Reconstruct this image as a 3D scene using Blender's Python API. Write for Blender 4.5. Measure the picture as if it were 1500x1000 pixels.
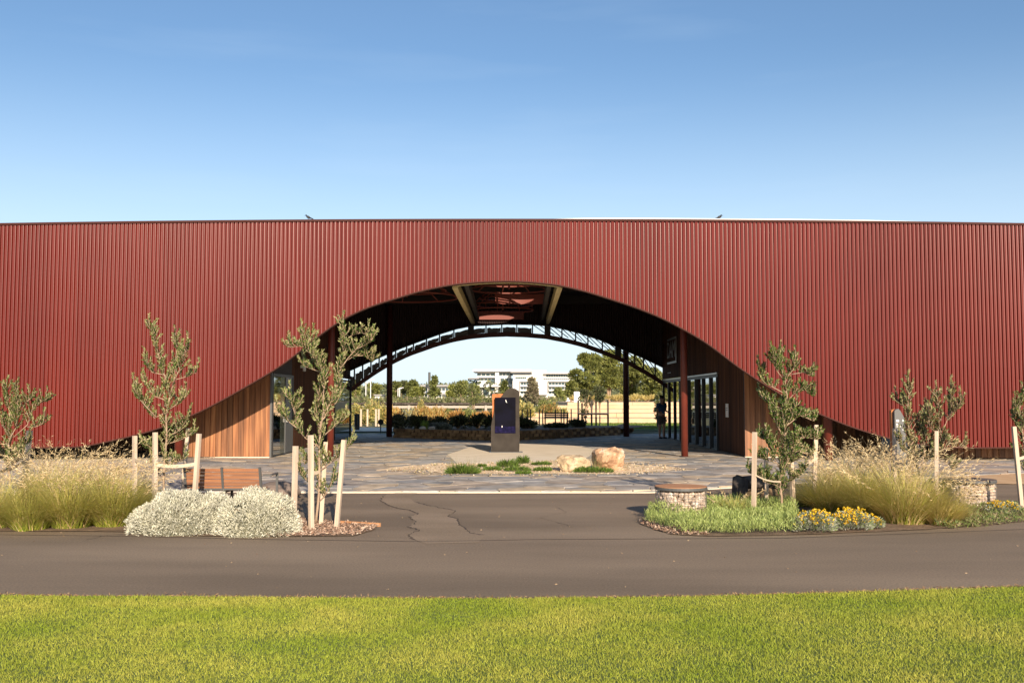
import bpy, math, random
import numpy as np
from mathutils import Vector, Matrix
random.seed(7); RN = np.random.default_rng(11)
R = math.radians
for o in list(bpy.data.objects): bpy.data.objects.remove(o)
SC = bpy.context.scene
COL = SC.collection

# ------------------------------------------------------------ camera, sky, sun, exposure
H = 1.6; F = 1458.0; PITCH = math.atan(85/F)
cam = bpy.data.cameras.new('camera'); co = bpy.data.objects.new('camera', cam); COL.objects.link(co)
cam.sensor_width = 36; cam.lens = F/1500*36; cam.clip_start = .05; cam.clip_end = 6000
co.location = (0,0,H); co.rotation_euler = (R(90)+PITCH, 0, 0); SC.camera = co
AZ, EL = R(13), R(20)
W = bpy.data.worlds.new('World'); SC.world = W; W.use_nodes = True
wn = W.node_tree.nodes; wl = W.node_tree.links
bg = wn['Background']; sky = wn.new('ShaderNodeTexSky'); sky.sky_type = 'NISHITA'
sky.sun_disc = False; sky.sun_elevation = EL; sky.sun_rotation = math.pi-AZ
sky.altitude = 0; sky.air_density = 1.0; sky.dust_density = .8; sky.ozone_density = 2.2
# pale haze layer that thins with height, the same all round the horizon, and faint high cirrus
tc = wn.new('ShaderNodeTexCoord'); sx = wn.new('ShaderNodeSeparateXYZ'); wl.new(tc.outputs['Generated'], sx.inputs[0])
mr = wn.new('ShaderNodeMapRange'); mr.interpolation_type = 'SMOOTHSTEP'; mr.inputs[1].default_value = -.02; mr.inputs[2].default_value = .34; mr.inputs[3].default_value = .8; mr.inputs[4].default_value = 0
wl.new(sx.outputs[2], mr.inputs[0])
wm = wn.new('ShaderNodeMix'); wm.data_type = 'RGBA'; wl.new(mr.outputs[0], wm.inputs[0]); wl.new(sky.outputs[0], wm.inputs[6]); wm.inputs[7].default_value = (7.6,8.0,8.3,1)
cm = wn.new('ShaderNodeMapping'); cm.inputs['Scale'].default_value = (2.2,2.2,16); wl.new(tc.outputs['Generated'], cm.inputs[0])
cn = wn.new('ShaderNodeTexNoise'); cn.inputs['Scale'].default_value = 1.6; cn.inputs['Detail'].default_value = 7; wl.new(cm.outputs[0], cn.inputs[0])
cq = wn.new('ShaderNodeMapRange'); cq.inputs[1].default_value = .55; cq.inputs[2].default_value = .9; cq.inputs[3].default_value = 0; cq.inputs[4].default_value = .12; wl.new(cn.outputs[0], cq.inputs[0])
wc = wn.new('ShaderNodeMix'); wc.data_type = 'RGBA'; wl.new(cq.outputs[0], wc.inputs[0]); wl.new(wm.outputs[2], wc.inputs[6]); wc.inputs[7].default_value = (6.5,7.0,7.4,1)
tn = wn.new('ShaderNodeMix'); tn.data_type = 'RGBA'; tn.blend_type = 'MULTIPLY'; tn.inputs[0].default_value = 1; wl.new(wc.outputs[2], tn.inputs[6]); tn.inputs[7].default_value = (.90,1.0,1.08,1)
wl.new(tn.outputs[2], bg.inputs[0]); bg.inputs[1].default_value = .088
sl = bpy.data.lights.new('sun','SUN'); so = bpy.data.objects.new('sun', sl); COL.objects.link(so)
sl.energy = 5.0; sl.angle = R(.55); sl.color = (1,.84,.66)
SV = Vector((math.sin(AZ)*math.cos(EL), -math.cos(AZ)*math.cos(EL), math.sin(EL)))
so.rotation_euler = SV.to_track_quat('Z','Y').to_euler(); so.location = SV*60
vs = SC.view_settings; vs.view_transform = 'Standard'; vs.look = 'None'; vs.gamma = 1; vs.exposure = .62
vs.use_curve_mapping = False

# ------------------------------------------------------------ projection helpers (photo pixel -> place)
CP, SP = math.cos(PITCH), math.sin(PITCH)
def ray(px, py):
    u = (px-750)/F; v = (500-py)/F
    return (u, CP - v*SP, SP + v*CP)
def G(px, py, z=0.0):
    d = ray(px,py); t = (z-H)/d[2]; return Vector((d[0]*t, d[1]*t, z))
def P(px, py, Y):
    d = ray(px,py); t = Y/d[1]; return Vector((d[0]*t, Y, H+d[2]*t))

# ------------------------------------------------------------ materials
def nodes(name):
    m = bpy.data.materials.new(name); m.use_nodes = True
    nt = m.node_tree; return m, nt.nodes, nt.links, nt.nodes['Principled BSDF']
def mat(name, c1, c2=None, scale=5, rough=.8, bump=0, bscale=40, stretch=(1,1,1), metal=0, spec=.5, objrand=0, attr=False, detail=4, trans=0, c3=None, coat=0):
    m, n, l, b = nodes(name)
    b.inputs['Roughness'].default_value = rough; b.inputs['Metallic'].default_value = metal
    b.inputs['Specular IOR Level'].default_value = spec
    b.inputs['Coat Weight'].default_value = coat
    c2 = c2 or c1
    geo = n.new('ShaderNodeTexCoord'); mp = n.new('ShaderNodeMapping'); mp.inputs['Scale'].default_value = stretch
    g2 = n.new('ShaderNodeNewGeometry')
    l.new(g2.outputs['Position'], mp.inputs[0])
    nz = n.new('ShaderNodeTexNoise'); nz.inputs['Scale'].default_value = scale; nz.inputs['Detail'].default_value = detail
    l.new(mp.outputs[0], nz.inputs[0])
    cr = n.new('ShaderNodeValToRGB'); cr.color_ramp.elements[0].position = .35; cr.color_ramp.elements[1].position = .65
    cr.color_ramp.elements[0].color = (*c1,1); cr.color_ramp.elements[1].color = (*c2,1)
    if c3:
        e = cr.color_ramp.elements.new(.5); e.color = (*c3,1)
    l.new(nz.outputs[0], cr.inputs[0]); out = cr.outputs[0]
    if objrand:
        oi = n.new('ShaderNodeObjectInfo'); mr = n.new('ShaderNodeMapRange'); mr.inputs[3].default_value = 1-objrand; mr.inputs[4].default_value = 1+objrand*.7
        l.new(oi.outputs['Random'], mr.inputs[0])
        hs = n.new('ShaderNodeHueSaturation'); l.new(mr.outputs[0], hs.inputs['Value']); l.new(out, hs.inputs['Color']); out = hs.outputs[0]
    if attr:
        at = n.new('ShaderNodeAttribute'); at.attribute_name = 'Col'
        mx = n.new('ShaderNodeMix'); mx.data_type = 'RGBA'; mx.blend_type = 'MULTIPLY'; mx.inputs[0].default_value = 1
        l.new(out, mx.inputs[6]); l.new(at.outputs[0], mx.inputs[7]); out = mx.outputs[2]
    l.new(out, b.inputs['Base Color'])
    if bump:
        n2 = n.new('ShaderNodeTexNoise'); n2.inputs['Scale'].default_value = bscale; n2.inputs['Detail'].default_value = 5
        l.new(mp.outputs[0], n2.inputs[0]); bp = n.new('ShaderNodeBump'); bp.inputs['Strength'].default_value = 1; bp.inputs['Distance'].default_value = bump
        l.new(n2.outputs[0], bp.inputs['Height']); l.new(bp.outputs[0], b.inputs['Normal'])
    if trans:
        tr = n.new('ShaderNodeBsdfTranslucent'); l.new(out, tr.inputs[0]); ms = n.new('ShaderNodeMixShader'); ms.inputs[0].default_value = trans
        l.new(b.outputs[0], ms.inputs[1]); l.new(tr.outputs[0], ms.inputs[2]); l.new(ms.outputs[0], n['Material Output'].inputs[0])
    return m
WHITE = (1,1,1)
def sheet_tint(m):
    # each rolled sheet (0.75 m wide) has its own slight fading, with dusty vertical streaks
    n=m.node_tree.nodes; l=m.node_tree.links; b=n['Principled BSDF']; src=b.inputs['Base Color'].links[0].from_socket
    g=n.new('ShaderNodeNewGeometry'); sp=n.new('ShaderNodeSeparateXYZ'); l.new(g.outputs['Position'],sp.inputs[0])
    dv=n.new('ShaderNodeMath'); dv.operation='DIVIDE'; dv.inputs[1].default_value=.7455; l.new(sp.outputs[0],dv.inputs[0])
    fl=n.new('ShaderNodeMath'); fl.operation='FLOOR'; l.new(dv.outputs[0],fl.inputs[0])
    wn_=n.new('ShaderNodeTexWhiteNoise'); wn_.noise_dimensions='1D'; l.new(fl.outputs[0],wn_.inputs['W'])
    mp=n.new('ShaderNodeMapping'); mp.inputs['Scale'].default_value=(9,9,.25); l.new(g.outputs['Position'],mp.inputs[0])
    nz=n.new('ShaderNodeTexNoise'); nz.inputs['Scale'].default_value=1.5; nz.inputs['Detail'].default_value=5; l.new(mp.outputs[0],nz.inputs[0])
    ad=n.new('ShaderNodeMath'); ad.operation='MULTIPLY_ADD'; ad.inputs[1].default_value=.12; l.new(wn_.outputs[0],ad.inputs[0])
    m2=n.new('ShaderNodeMapRange'); m2.inputs[3].default_value=.78; m2.inputs[4].default_value=1.12; l.new(nz.outputs[0],m2.inputs[0]); l.new(m2.outputs[0],ad.inputs[2])
    hs=n.new('ShaderNodeHueSaturation'); l.new(src,hs.inputs['Color']); l.new(ad.outputs[0],hs.inputs['Value']); l.new(hs.outputs[0],b.inputs['Base Color'])
def speckle(m,scale,lo,hi):
    n=m.node_tree.nodes; l=m.node_tree.links; b=n['Principled BSDF']; src=b.inputs['Base Color'].links[0].from_socket
    g=n.new('ShaderNodeNewGeometry'); nz=n.new('ShaderNodeTexNoise'); nz.inputs['Scale'].default_value=scale; nz.inputs['Detail'].default_value=3; nz.inputs['Roughness'].default_value=.8; l.new(g.outputs['Position'],nz.inputs[0])
    m2=n.new('ShaderNodeMapRange'); m2.inputs[1].default_value=.3; m2.inputs[2].default_value=.7; m2.inputs[3].default_value=lo; m2.inputs[4].default_value=hi; l.new(nz.outputs[0],m2.inputs[0])
    hs=n.new('ShaderNodeHueSaturation'); l.new(src,hs.inputs['Color']); l.new(m2.outputs[0],hs.inputs['Value']); l.new(hs.outputs[0],b.inputs['Base Color'])
M = {}
M['clad'] = mat('red_painted_steel', (.118,.0105,.0055), (.135,.013,.0068), scale=.35, rough=.33, spec=.4, bump=.0006, bscale=30)
sheet_tint(M['clad'])
M['trim'] = mat('dark_red_flashing', (.06,.018,.013), rough=.7, spec=.2)
M['bronze'] = mat('bronze_edge_strip', (.11,.065,.04), rough=.6)
M['column_shade'] = mat('shaded_column_red', (.075,.016,.011), rough=.6)  # column red darkened to put the rear shade into the colour
M['glare'] = mat('white_roof_glare', (.8,.8,.78), rough=.3)  # white that stands for sun glare on the roof edge
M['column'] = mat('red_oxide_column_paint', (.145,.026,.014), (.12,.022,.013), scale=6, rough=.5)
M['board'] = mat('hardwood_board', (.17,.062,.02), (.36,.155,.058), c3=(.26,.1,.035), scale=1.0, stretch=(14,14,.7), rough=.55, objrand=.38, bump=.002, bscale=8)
M['shadeboard'] = mat('shaded_board', (.05,.02,.010), (.11,.045,.02), c3=(.075,.03,.014), scale=1.0, stretch=(14,14,.7), rough=.85, spec=.12, objrand=.35, bump=.002, bscale=8)  # board timber with the passage shade put into its colour
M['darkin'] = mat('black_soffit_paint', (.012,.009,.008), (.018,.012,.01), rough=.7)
M['darkclad'] = mat('dark_inner_cladding', (.02,.008,.007), rough=.7)
M['redin'] = mat('red_inner_sheet', (.19,.042,.026), rough=.6)
M['ply'] = mat('laminated_timber_beam', (.6,.5,.24), (.5,.41,.19), scale=2, stretch=(6,.6,6), rough=.6)
M['steel_dark'] = mat('dark_steel', (.012,.011,.012), rough=.5)
M['steel_grey'] = mat('grey_powder_coated_steel', (.09,.09,.088), rough=.45)
M['glass'] = mat('dark_reflective_glass', (.35,.37,.38), rough=.02, metal=1)
M['frost'] = mat('grey_glass_panel', (.07,.08,.065), rough=.12, spec=.6)
M['asphalt'] = mat('asphalt', (.165,.120,.078), (.26,.192,.128), scale=.5, stretch=(.35,1.3,1), rough=.88, bump=.004, bscale=160, detail=8)
speckle(M['asphalt'],45,.72,1.3)
M['asphalt_worn'] = mat('worn_asphalt', (.215,.157,.10), (.28,.206,.138), scale=.9, stretch=(.6,1.3,1), rough=.9, bump=.004, bscale=160, detail=8); speckle(M['asphalt_worn'],45,.75,1.3)
M['crack'] = mat('crack_dirt', (.05,.036,.027), (.09,.065,.05), scale=3, rough=1)
M['mortar'] = mat('pale_mortar', (.62,.54,.43), (.5,.43,.34), scale=2, rough=.95, bump=.003, bscale=60)
M['slate'] = mat('slate_flagstone', (.62,.62,.62), (1,1,1), scale=3.5, rough=.7, attr=True, bump=.004, bscale=14, spec=.35)
M['concrete'] = mat('pale_concrete', (.74,.63,.48), (.82,.71,.56), scale=1.5, rough=.9)
M['sand'] = mat('pale_sand', (.74,.55,.34), (.85,.67,.45), scale=2.5, rough=1, bump=.01, bscale=30, detail=8)
M['orangesand'] = mat('orange_gravel', (.52,.33,.17), (.6,.4,.22), scale=2, rough=1, bump=.006, bscale=60)
M['soil'] = mat('garden_soil', (.14,.09,.055), (.24,.16,.1), scale=6, rough=1, bump=.02, bscale=25)
M['mulch'] = mat('bark_mulch', (.7,.7,.7), WHITE, scale=30, rough=.95, attr=True)
M['turf'] = mat('turf_ground', (.085,.12,.02), (.12,.15,.03), scale=3, rough=1)
M['blade'] = mat('lawn_blades', (.66,.8,.5), WHITE, scale=1.1, rough=.6, attr=True, trans=.35, detail=6, spec=.25)
M['fargrass'] = mat('far_dry_grass', (.19,.16,.07), (.12,.13,.045), scale=.2, rough=1, detail=8)
M['leaf'] = mat('leaf', (.75,.75,.75), WHITE, scale=6, rough=.5, attr=True, trans=.18, spec=.35)
M['dry'] = mat('grass_blade', WHITE, WHITE, scale=6, rough=.6, attr=True, trans=.3, spec=.25)
M['bark'] = mat('grey_brown_bark', (.3,.2,.13), (.4,.29,.2), scale=12, rough=.9, bump=.004, bscale=40)
M['stake'] = mat('raw_pine_stake', (.48,.37,.27), (.6,.48,.37), scale=2, stretch=(12,12,1), rough=.85, bump=.002, bscale=20, objrand=.08)
M['strap'] = mat('hessian_strap', (.6,.48,.34), rough=.95)
M['rock'] = mat('granite_boulder', (.25,.14,.075), (.62,.52,.4), c3=(.5,.31,.18), scale=5, rough=.95, bump=.06, bscale=7, detail=12)
M['rockpale'] = mat('pale_limestone_boulder', (.34,.24,.14), (.6,.46,.3), c3=(.5,.37,.22), scale=4, rough=.95, bump=.05, bscale=8, detail=8)
M['gstone'] = mat('gabion_stone', (.5,.41,.33), (.66,.58,.5), scale=9, rough=.9, objrand=.25, bump=.008, bscale=30, c3=(.58,.43,.32))
M['wstone'] = mat('wall_sandstone', (.3,.19,.1), (.42,.28,.16), scale=4, rough=.95, objrand=.4, bump=.015, bscale=12)
M['wire'] = mat('galvanised_wire', (.4,.38,.36), rough=.4, metal=.8)
M['lid'] = mat('oiled_timber_seat', (.42,.2,.09), (.52,.27,.13), scale=3, stretch=(1,10,1), rough=.6)
M['greytimber'] = mat('weathered_seat', (.2,.15,.12), (.09,.07,.06), scale=4, stretch=(1,6,1), rough=.85)
M['log'] = mat('dark_log', (.035,.026,.022), (.1,.08,.065), scale=5, rough=.95, bump=.03, bscale=8)
M['slat'] = mat('bench_slat_timber', (.30,.125,.05), (.21,.08,.032), scale=2, stretch=(1,12,12), rough=.5, objrand=.15)
M['pylonface'] = mat('dark_patinated_steel', (.036,.030,.025), (.052,.044,.037), scale=3, rough=.85, spec=.2)
M['corten'] = mat('weathering_steel', (.42,.14,.045), (.52,.19,.07), scale=5, rough=.85)
M['panelblack'] = mat('black_graphic_panel', (.004,.004,.006), (.006,.006,.014), scale=2.5, rough=.9, spec=.1)
M['panelblue'] = mat('indigo_graphic_band', (.005,.005,.022), (.014,.011,.05), scale=14, rough=.9, spec=.1)
M['white'] = mat('white_paint', (.75,.73,.7), rough=.6)
M['render'] = mat('white_render', (.68,.63,.57), (.74,.7,.64), scale=.3, rough=.85)
M['bglass'] = mat('building_glass', (.06,.09,.1), rough=.15)
M['broof'] = mat('grey_roof', (.3,.29,.28), rough=.7)
M['skin'] = mat('skin', (.45,.25,.17), rough=.6)
M['shirt'] = mat('blue_shirt', (.035,.09,.2), rough=.9)
M['shorts'] = mat('grey_shorts', (.12,.1,.09), rough=.9)
M['hair'] = mat('dark_hair', (.03,.02,.015), rough=.8)
M['bluecanopy'] = mat('pale_blue_fabric', (.3,.52,.62), rough=.7)
M['terrace'] = mat('sandstone_terrace', (.56,.39,.23), (.64,.47,.3), scale=1, rough=.95)
M['farwood'] = mat('jetty_timber', (.42,.36,.3), rough=.9)
M['water'] = mat('estuary_water', (.05,.08,.09), rough=.1)
M['bird'] = mat('bird_feathers', (.02,.02,.022), rough=.7)

# ------------------------------------------------------------ mesh helpers
def link(o, parent=None):
    COL.objects.link(o)
    if parent is not None: o.parent = parent
    return o
def tag(o, label=None, cat=None, group=None, kind=None):
    if label: o['label'] = label
    if cat: o['category'] = cat
    if group: o['group'] = group
    if kind: o['kind'] = kind
    return o
def empty(name, loc=(0,0,0), rz=0):
    o = bpy.data.objects.new(name, None); o.location = loc; o.rotation_euler = (0,0,rz); o.empty_display_size = .2
    return link(o)
class MB:
    def __init__(s): s.v=[]; s.f=[]; s.c=[]
    def add(s, vs, fs, c=None):
        b = len(s.v); s.v += [tuple(v) for v in vs]; s.f += [tuple(i+b for i in f) for f in fs]
        if c is not None: s.c += [c]*len(vs)
        return s
    def box(s, x0,x1,y0,y1,z0,z1,c=None):
        return s.add([(x0,y0,z0),(x1,y0,z0),(x1,y1,z0),(x0,y1,z0),(x0,y0,z1),(x1,y0,z1),(x1,y1,z1),(x0,y1,z1)],
          [(0,3,2,1),(4,5,6,7),(0,1,5,4),(1,2,6,5),(2,3,7,6),(3,0,4,7)], c)
    def tube(s, pts, rad, n=6, c=None, cap=True):
        pts = [Vector(p) for p in pts]; k = len(pts)
        if not hasattr(rad,'__len__'): rad = [rad]*k
        vs=[]; up=Vector((0,0,1))
        for i,p in enumerate(pts):
            t = (pts[min(i+1,k-1)]-pts[max(i-1,0)]).normalized()
            a = t.cross(up if abs(t.z)<.95 else Vector((0,1,0))).normalized(); b = t.cross(a)
            for j in range(n):
                w = 2*math.pi*j/n; vs.append(p+(a*math.cos(w)+b*math.sin(w))*rad[i])
        fs = [(i*n+j, i*n+(j+1)%n, (i+1)*n+(j+1)%n, (i+1)*n+j) for i in range(k-1) for j in range(n)]
        if cap: fs += [tuple(range(n))[::-1], tuple((k-1)*n+j for j in range(n))]
        return s.add(vs, fs, c)
    def prism(s, poly, y0, y1):      # xz outline pushed along y
        n = len(poly); vs = [(x,y0,z) for x,z in poly]+[(x,y1,z) for x,z in poly]
        return s.add(vs, [tuple(range(n)), tuple(range(n,2*n))[::-1]]+[(i,i+n,(i+1)%n+n,(i+1)%n) for i in range(n)])
    def slab(s, poly, z0, z1, c=None):       # xy outline between two heights
        n = len(poly); vs = [(p[0],p[1],z0) for p in poly]+[(p[0],p[1],z1) for p in poly]
        return s.add(vs, [tuple(range(n))[::-1], tuple(range(n,2*n))]+[(i,(i+1)%n,(i+1)%n+n,i+n) for i in range(n)], c)
    def beam(s, a, b, w, h):   # rectangular bar between two points
        a=Vector(a); b=Vector(b); t=(b-a).normalized(); x=t.cross(Vector((0,0,1)))
        x = x.normalized() if x.length>.01 else Vector((1,0,0)); y=x.cross(t)
        vs=[p+x*i*w/2+y*j*h/2 for p in (a,b) for i,j in ((-1,-1),(1,-1),(1,1),(-1,1))]
        return s.add(vs,[(3,2,1,0),(4,5,6,7),(0,1,5,4),(1,2,6,5),(2,3,7,6),(3,0,4,7)])
    def mesh(s, name, m, smooth=False):
        me = bpy.data.meshes.new(name); me.from_pydata(s.v, [], s.f)
        if m: me.materials.append(m)
        if s.c:
            a = me.color_attributes.new('Col','FLOAT_COLOR','POINT')
            a.data.foreach_set('color', np.array([(*c,1) for c in s.c], dtype=np.float32).ravel())
        if smooth: me.polygons.foreach_set('use_smooth', [True]*len(me.polygons))
        me.update(); return me
    def build(s, name, m, parent=None, smooth=False):
        return link(bpy.data.objects.new(name, s.mesh(name,m,smooth)), parent)
def npmesh(name, V, Fq, C, m, parent=None):
    """V (n,3), Fq (k,3|4) index array, C (n,3) colours"""
    me = bpy.data.meshes.new(name); n=len(V); k,q = Fq.shape
    me.vertices.add(n); me.vertices.foreach_set('co', np.asarray(V,np.float32).ravel())
    me.loops.add(k*q); me.loops.foreach_set('vertex_index', np.asarray(Fq,np.int32).ravel())
    me.polygons.add(k); me.polygons.foreach_set('loop_start', np.arange(0,k*q,q,dtype=np.int32)); me.polygons.foreach_set('loop_total', np.full(k,q,np.int32))
    me.materials.append(m); me.update(calc_edges=True)
    a = me.color_attributes.new('Col','FLOAT_COLOR','POINT')
    a.data.foreach_set('color', np.concatenate([C, np.ones((n,1))],1).astype(np.float32).ravel())
    return link(bpy.data.objects.new(name, me), parent)
def unit(a): return a/np.maximum(np.linalg.norm(a,axis=1,keepdims=True),1e-6)
def mixcol(cols, n):
    cols = np.array(cols,float); i = RN.integers(0,len(cols),n); j = RN.integers(0,len(cols),n); t = RN.random((n,1))
    return (cols[i]*t+cols[j]*(1-t))*RN.uniform(.8,1.2,(n,1))
def leaves(name, pos, dr, L, Wd, cols, parent=None, m=None, droop=0.0, flutter=.5):
    n=len(pos); dr = unit(np.asarray(dr,float)+RN.normal(0,.15,(n,3)))
    L = np.asarray(L)*np.ones(n)*RN.uniform(.7,1.25,n); Wd = np.asarray(Wd)*np.ones(n)
    side = unit(np.cross(dr, RN.normal(0,1,(n,3)))); mid = pos+dr*L[:,None]*.5
    tip = pos+dr*L[:,None]; tip[:,2] -= droop*L
    V = np.stack([pos, mid+side*Wd[:,None]/2, tip, mid-side*Wd[:,None]/2],1).reshape(-1,3)
    Fq = np.arange(4*n).reshape(n,4)
    c = mixcol(cols,n) if not isinstance(cols,np.ndarray) else cols
    return npmesh(name, V, Fq, np.repeat(c,4,0), m or M['leaf'], parent)
def blades(name, base, dr, L, wd, bend, cols, parent=None, m=None, seg=4, tipcol=None):
    """arching grass blades: strips that start along dr and bend outward and down"""
    n=len(base); dr = unit(dr); horiz = dr.copy(); horiz[:,2]=0; horiz = unit(horiz+RN.normal(0,.02,(n,3))*[1,1,0])
    side = np.stack([-horiz[:,1],horiz[:,0],np.zeros(n)],1)
    p = base.copy(); d = dr.copy(); rows=[]; cc=[]
    c = mixcol(cols,n) if not isinstance(cols,np.ndarray) else cols
    for i in range(seg+1):
        w = wd*(1-i/seg*.9)/2
        rows.append(p-side*w[:,None]); rows.append(p+side*w[:,None])
        ci = c if tipcol is None else c*(1-i/seg)+np.array(tipcol)*(i/seg)*RN.uniform(.85,1.15,(n,1)); cc += [ci,ci]
        p = p+d*(L/seg)[:,None]; d = unit(d+horiz*(bend/seg)[:,None]-np.array([0,0,1])*(bend/seg*.9)[:,None]*(i/seg+.2))
    V = np.stack(rows,1); C = np.stack(cc,1); k = 2*(seg+1)
    q = np.array([(2*i,2*i+1,2*i+3,2*i+2) for i in range(seg)])
    Fq = (np.arange(n)[:,None,None]*k+q[None]).reshape(-1,4)
    return npmesh(name, V.reshape(-1,3), Fq, C.reshape(-1,3), m or M['dry'], parent)
def poly_sheet(name, pts, z, m, parent=None, kind='structure'):
    o = MB().add([(p[0],p[1],z) for p in pts],[tuple(range(len(pts)))]).build(name,m,parent)
    if kind: o['kind']=kind
    return o
def rock(name, loc, r, m, parent=None, seed=0, n=2, sq=.25):
    import bmesh
    rnd = random.Random(seed); bm = bmesh.new(); bmesh.ops.create_icosphere(bm, subdivisions=n, radius=1)
    from mathutils import noise
    planes = [Vector([rnd.gauss(0,1) for _ in range(3)]).normalized() for _ in range(9)]
    for v in bm.verts:
        c = v.co.copy()
        for pl in planes:
            d = c.dot(pl)
            if d > .72: c -= pl*(d-.72)*.85
        c *= 1+sq*.5*noise.noise(c*1.6+Vector((seed*3.1,0,0)))+.07*noise.noise(c*4+Vector((seed,0,0)))+(.045*noise.noise(c*11+Vector((seed,5,0))) if n>3 else 0)
        v.co = Vector((c.x*r[0], c.y*r[1], c.z*r[2]))
    me = bpy.data.meshes.new(name); bm.to_mesh(me); bm.free(); me.materials.append(m)
    if n==3: me.polygons.foreach_set('use_smooth',[True]*len(me.polygons))
    o = bpy.data.objects.new(name, me); o.location = loc; return link(o, parent)

# ------------------------------------------------------------ ground sheets
poly_sheet('ground', [(-1500,-200),(1500,-200),(1500,3000),(-1500,3000)], -.03, M['fargrass'])
poly_sheet('asphalt_path', [(-30,4),(30,4),(30,26.5),(-30,26.5)], 0.0, M['asphalt'])
# lawn
LE = [(-700,866),(0,866),(120,868),(250,868),(500,870.5),(750,871),(1000,868.5),(1180,864),(1350,859),(1500,854),(2300,835)]
lp = [G(p[0],p[1],.04) for p in LE]
def lawn_y(x):
    for a,b in zip(lp,lp[1:]):
        if a.x <= x <= b.x: return a.y+(b.y-a.y)*(x-a.x)/(b.x-a.x)
    return lp[0].y if x<lp[0].x else lp[-1].y
poly_sheet('lawn_ground', [(-30,-20),(30,-20),(30,lp[-1].y)]+[(p.x,p.y) for p in lp[::-1]]+[(-30,lp[0].y)], .012, M['turf'])
n = 430000
x = RN.uniform(-6.2,6.2,n); t = RN.random(n); y0 = 4.6
ye = np.interp(x,[p.x for p in lp],[p.y for p in lp])
y = y0+(ye-y0)*t**.85+RN.normal(0,.008,n)
keep = np.abs(x) < y*.62+.7; x=x[keep]; y=y[keep]; n=len(x)
base = np.stack([x,y,np.full(n,.01)],1)
dr = unit(np.stack([RN.normal(0,.6,n),RN.normal(0,.6,n),np.ones(n)],1))
from mathutils import noise as mn
patch = np.array([mn.noise(Vector((a*1.1,b*1.6,0)))+.5*mn.noise(Vector((a*4,b*4,3))) for a,b in zip(x,y)])
Lb = .021*(1+.3*patch)*RN.uniform(.6,1.4,n)
gc = np.array([.42,.47,.055])[None]*(1-.0*patch[:,None]) ; yc = np.array([.62,.55,.12])
w = np.clip(.42+.35*patch+RN.normal(0,.18,n),0,1)[:,None]; cc = (gc*(1-w)+yc*w)*RN.uniform(.6,1.25,(n,1))
side = unit(np.cross(dr, RN.normal(0,1,(n,3))))*.0026
V = np.stack([base-side, base+side, base+dr*Lb[:,None]],1).reshape(-1,3)
tag(npmesh('lawn_grass', V, np.arange(3*n).reshape(n,3), np.repeat(cc,3,0), M['blade']), 'short mown bright green lawn along the near edge of the path','lawn',kind='stuff')
# straw and soil at lawn edge
n=2600; x=RN.uniform(-6,6,n); ye=np.interp(x,[p.x for p in lp],[p.y for p in lp]); cl=np.array([mn.noise(Vector((a*1.3,7,0))) for a in x])
y=ye+RN.normal(.01,.018,n)*(1+2*np.clip(cl,0,1))+.015; base=np.stack([x,y,np.full(n,.012)],1)
dr=unit(np.stack([RN.normal(0,1,n),RN.normal(0,.6,n),RN.uniform(.02,.35,n)],1))
tag(leaves('edge_litter',base,dr,.035,.006,[(.35,.2,.1),(.5,.33,.17),(.12,.07,.04)],m=M['dry']),'dry straw and leaf litter where the lawn meets the path','litter',kind='stuff')
n=260; base=np.stack([RN.uniform(-6,6,n),RN.uniform(8.3,16.5,n),np.full(n,.006)],1)
tag(leaves('path_litter',base,np.stack([RN.normal(0,1,n),RN.normal(0,1,n),RN.uniform(0,.15,n)],1),.025,.01,[(.45,.33,.2),(.3,.2,.12)],m=M['dry']),'scattered small leaf crumbs on the asphalt','litter',kind='stuff')
# lawn edge earth strip
eb=MB()
for a,b in zip(lp,lp[1:]): eb.add([(a.x,a.y-.02,.008),(b.x,b.y-.02,.008),(b.x,b.y+.035,.008),(a.x,a.y+.035,.008)],[(0,1,2,3)])
e=eb.build('earth_edge',M['soil']); e['kind']='structure'
# cracks
wa=[(585,721),(564,724),(557,732),(567,739),(581,744),(599,747),(613,752),(600,757),(609,764),(599,771),(615,777),(596,783),(609,791),(625,797),(700,795),(712,783),(689,781),(684,775),(673,769),(669,760),(657,756),(668,748),(649,744),(631,741),(607,735),(600,728),(612,722)]
poly_sheet('asphalt_patch',[(G(*p).x+random.gauss(0,.01),G(*p).y+random.gauss(0,.02)) for p in wa],.003,M['asphalt_worn'])
q=[G(*p) for p in [(-300,786),(0,783),(180,785),(400,790),(620,793),(780,790),(950,789),(1150,788),(1320,782),(1500,775),(1700,768)]]
sm=MB(); sm.add([(p.x,p.y+d,.0035) for p in q for d in (-.012,.012)],[(2*i,2*i+2,2*i+3,2*i+1) for i in range(len(q)-1)])
sm=sm.build('asphalt_joint',M['crack']); sm['kind']='structure'
def crack(pts, w):
    mb=MB(); P3=[]; q=[G(*p) for p in pts]
    for a,b in zip(q,q[1:]):
        k=max(2,int((b-a).length/.06))
        for i in range(k): P3.append(a.lerp(b,i/k)+Vector((random.gauss(0,.012),random.gauss(0,.025),0)))
    P3.append(q[-1]); ws=[w*random.uniform(.3,1.4) for _ in P3]; ws[0]=ws[-1]=.001
    vs=[]
    for p,ww in zip(P3,ws): vs += [(p.x-ww/2,p.y-ww,.004),(p.x+ww/2,p.y+ww,.004)]
    mb.add(vs,[(2*i,2*i+2,2*i+3,2*i+1) for i in range(len(P3)-1)])
    return mb
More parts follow.
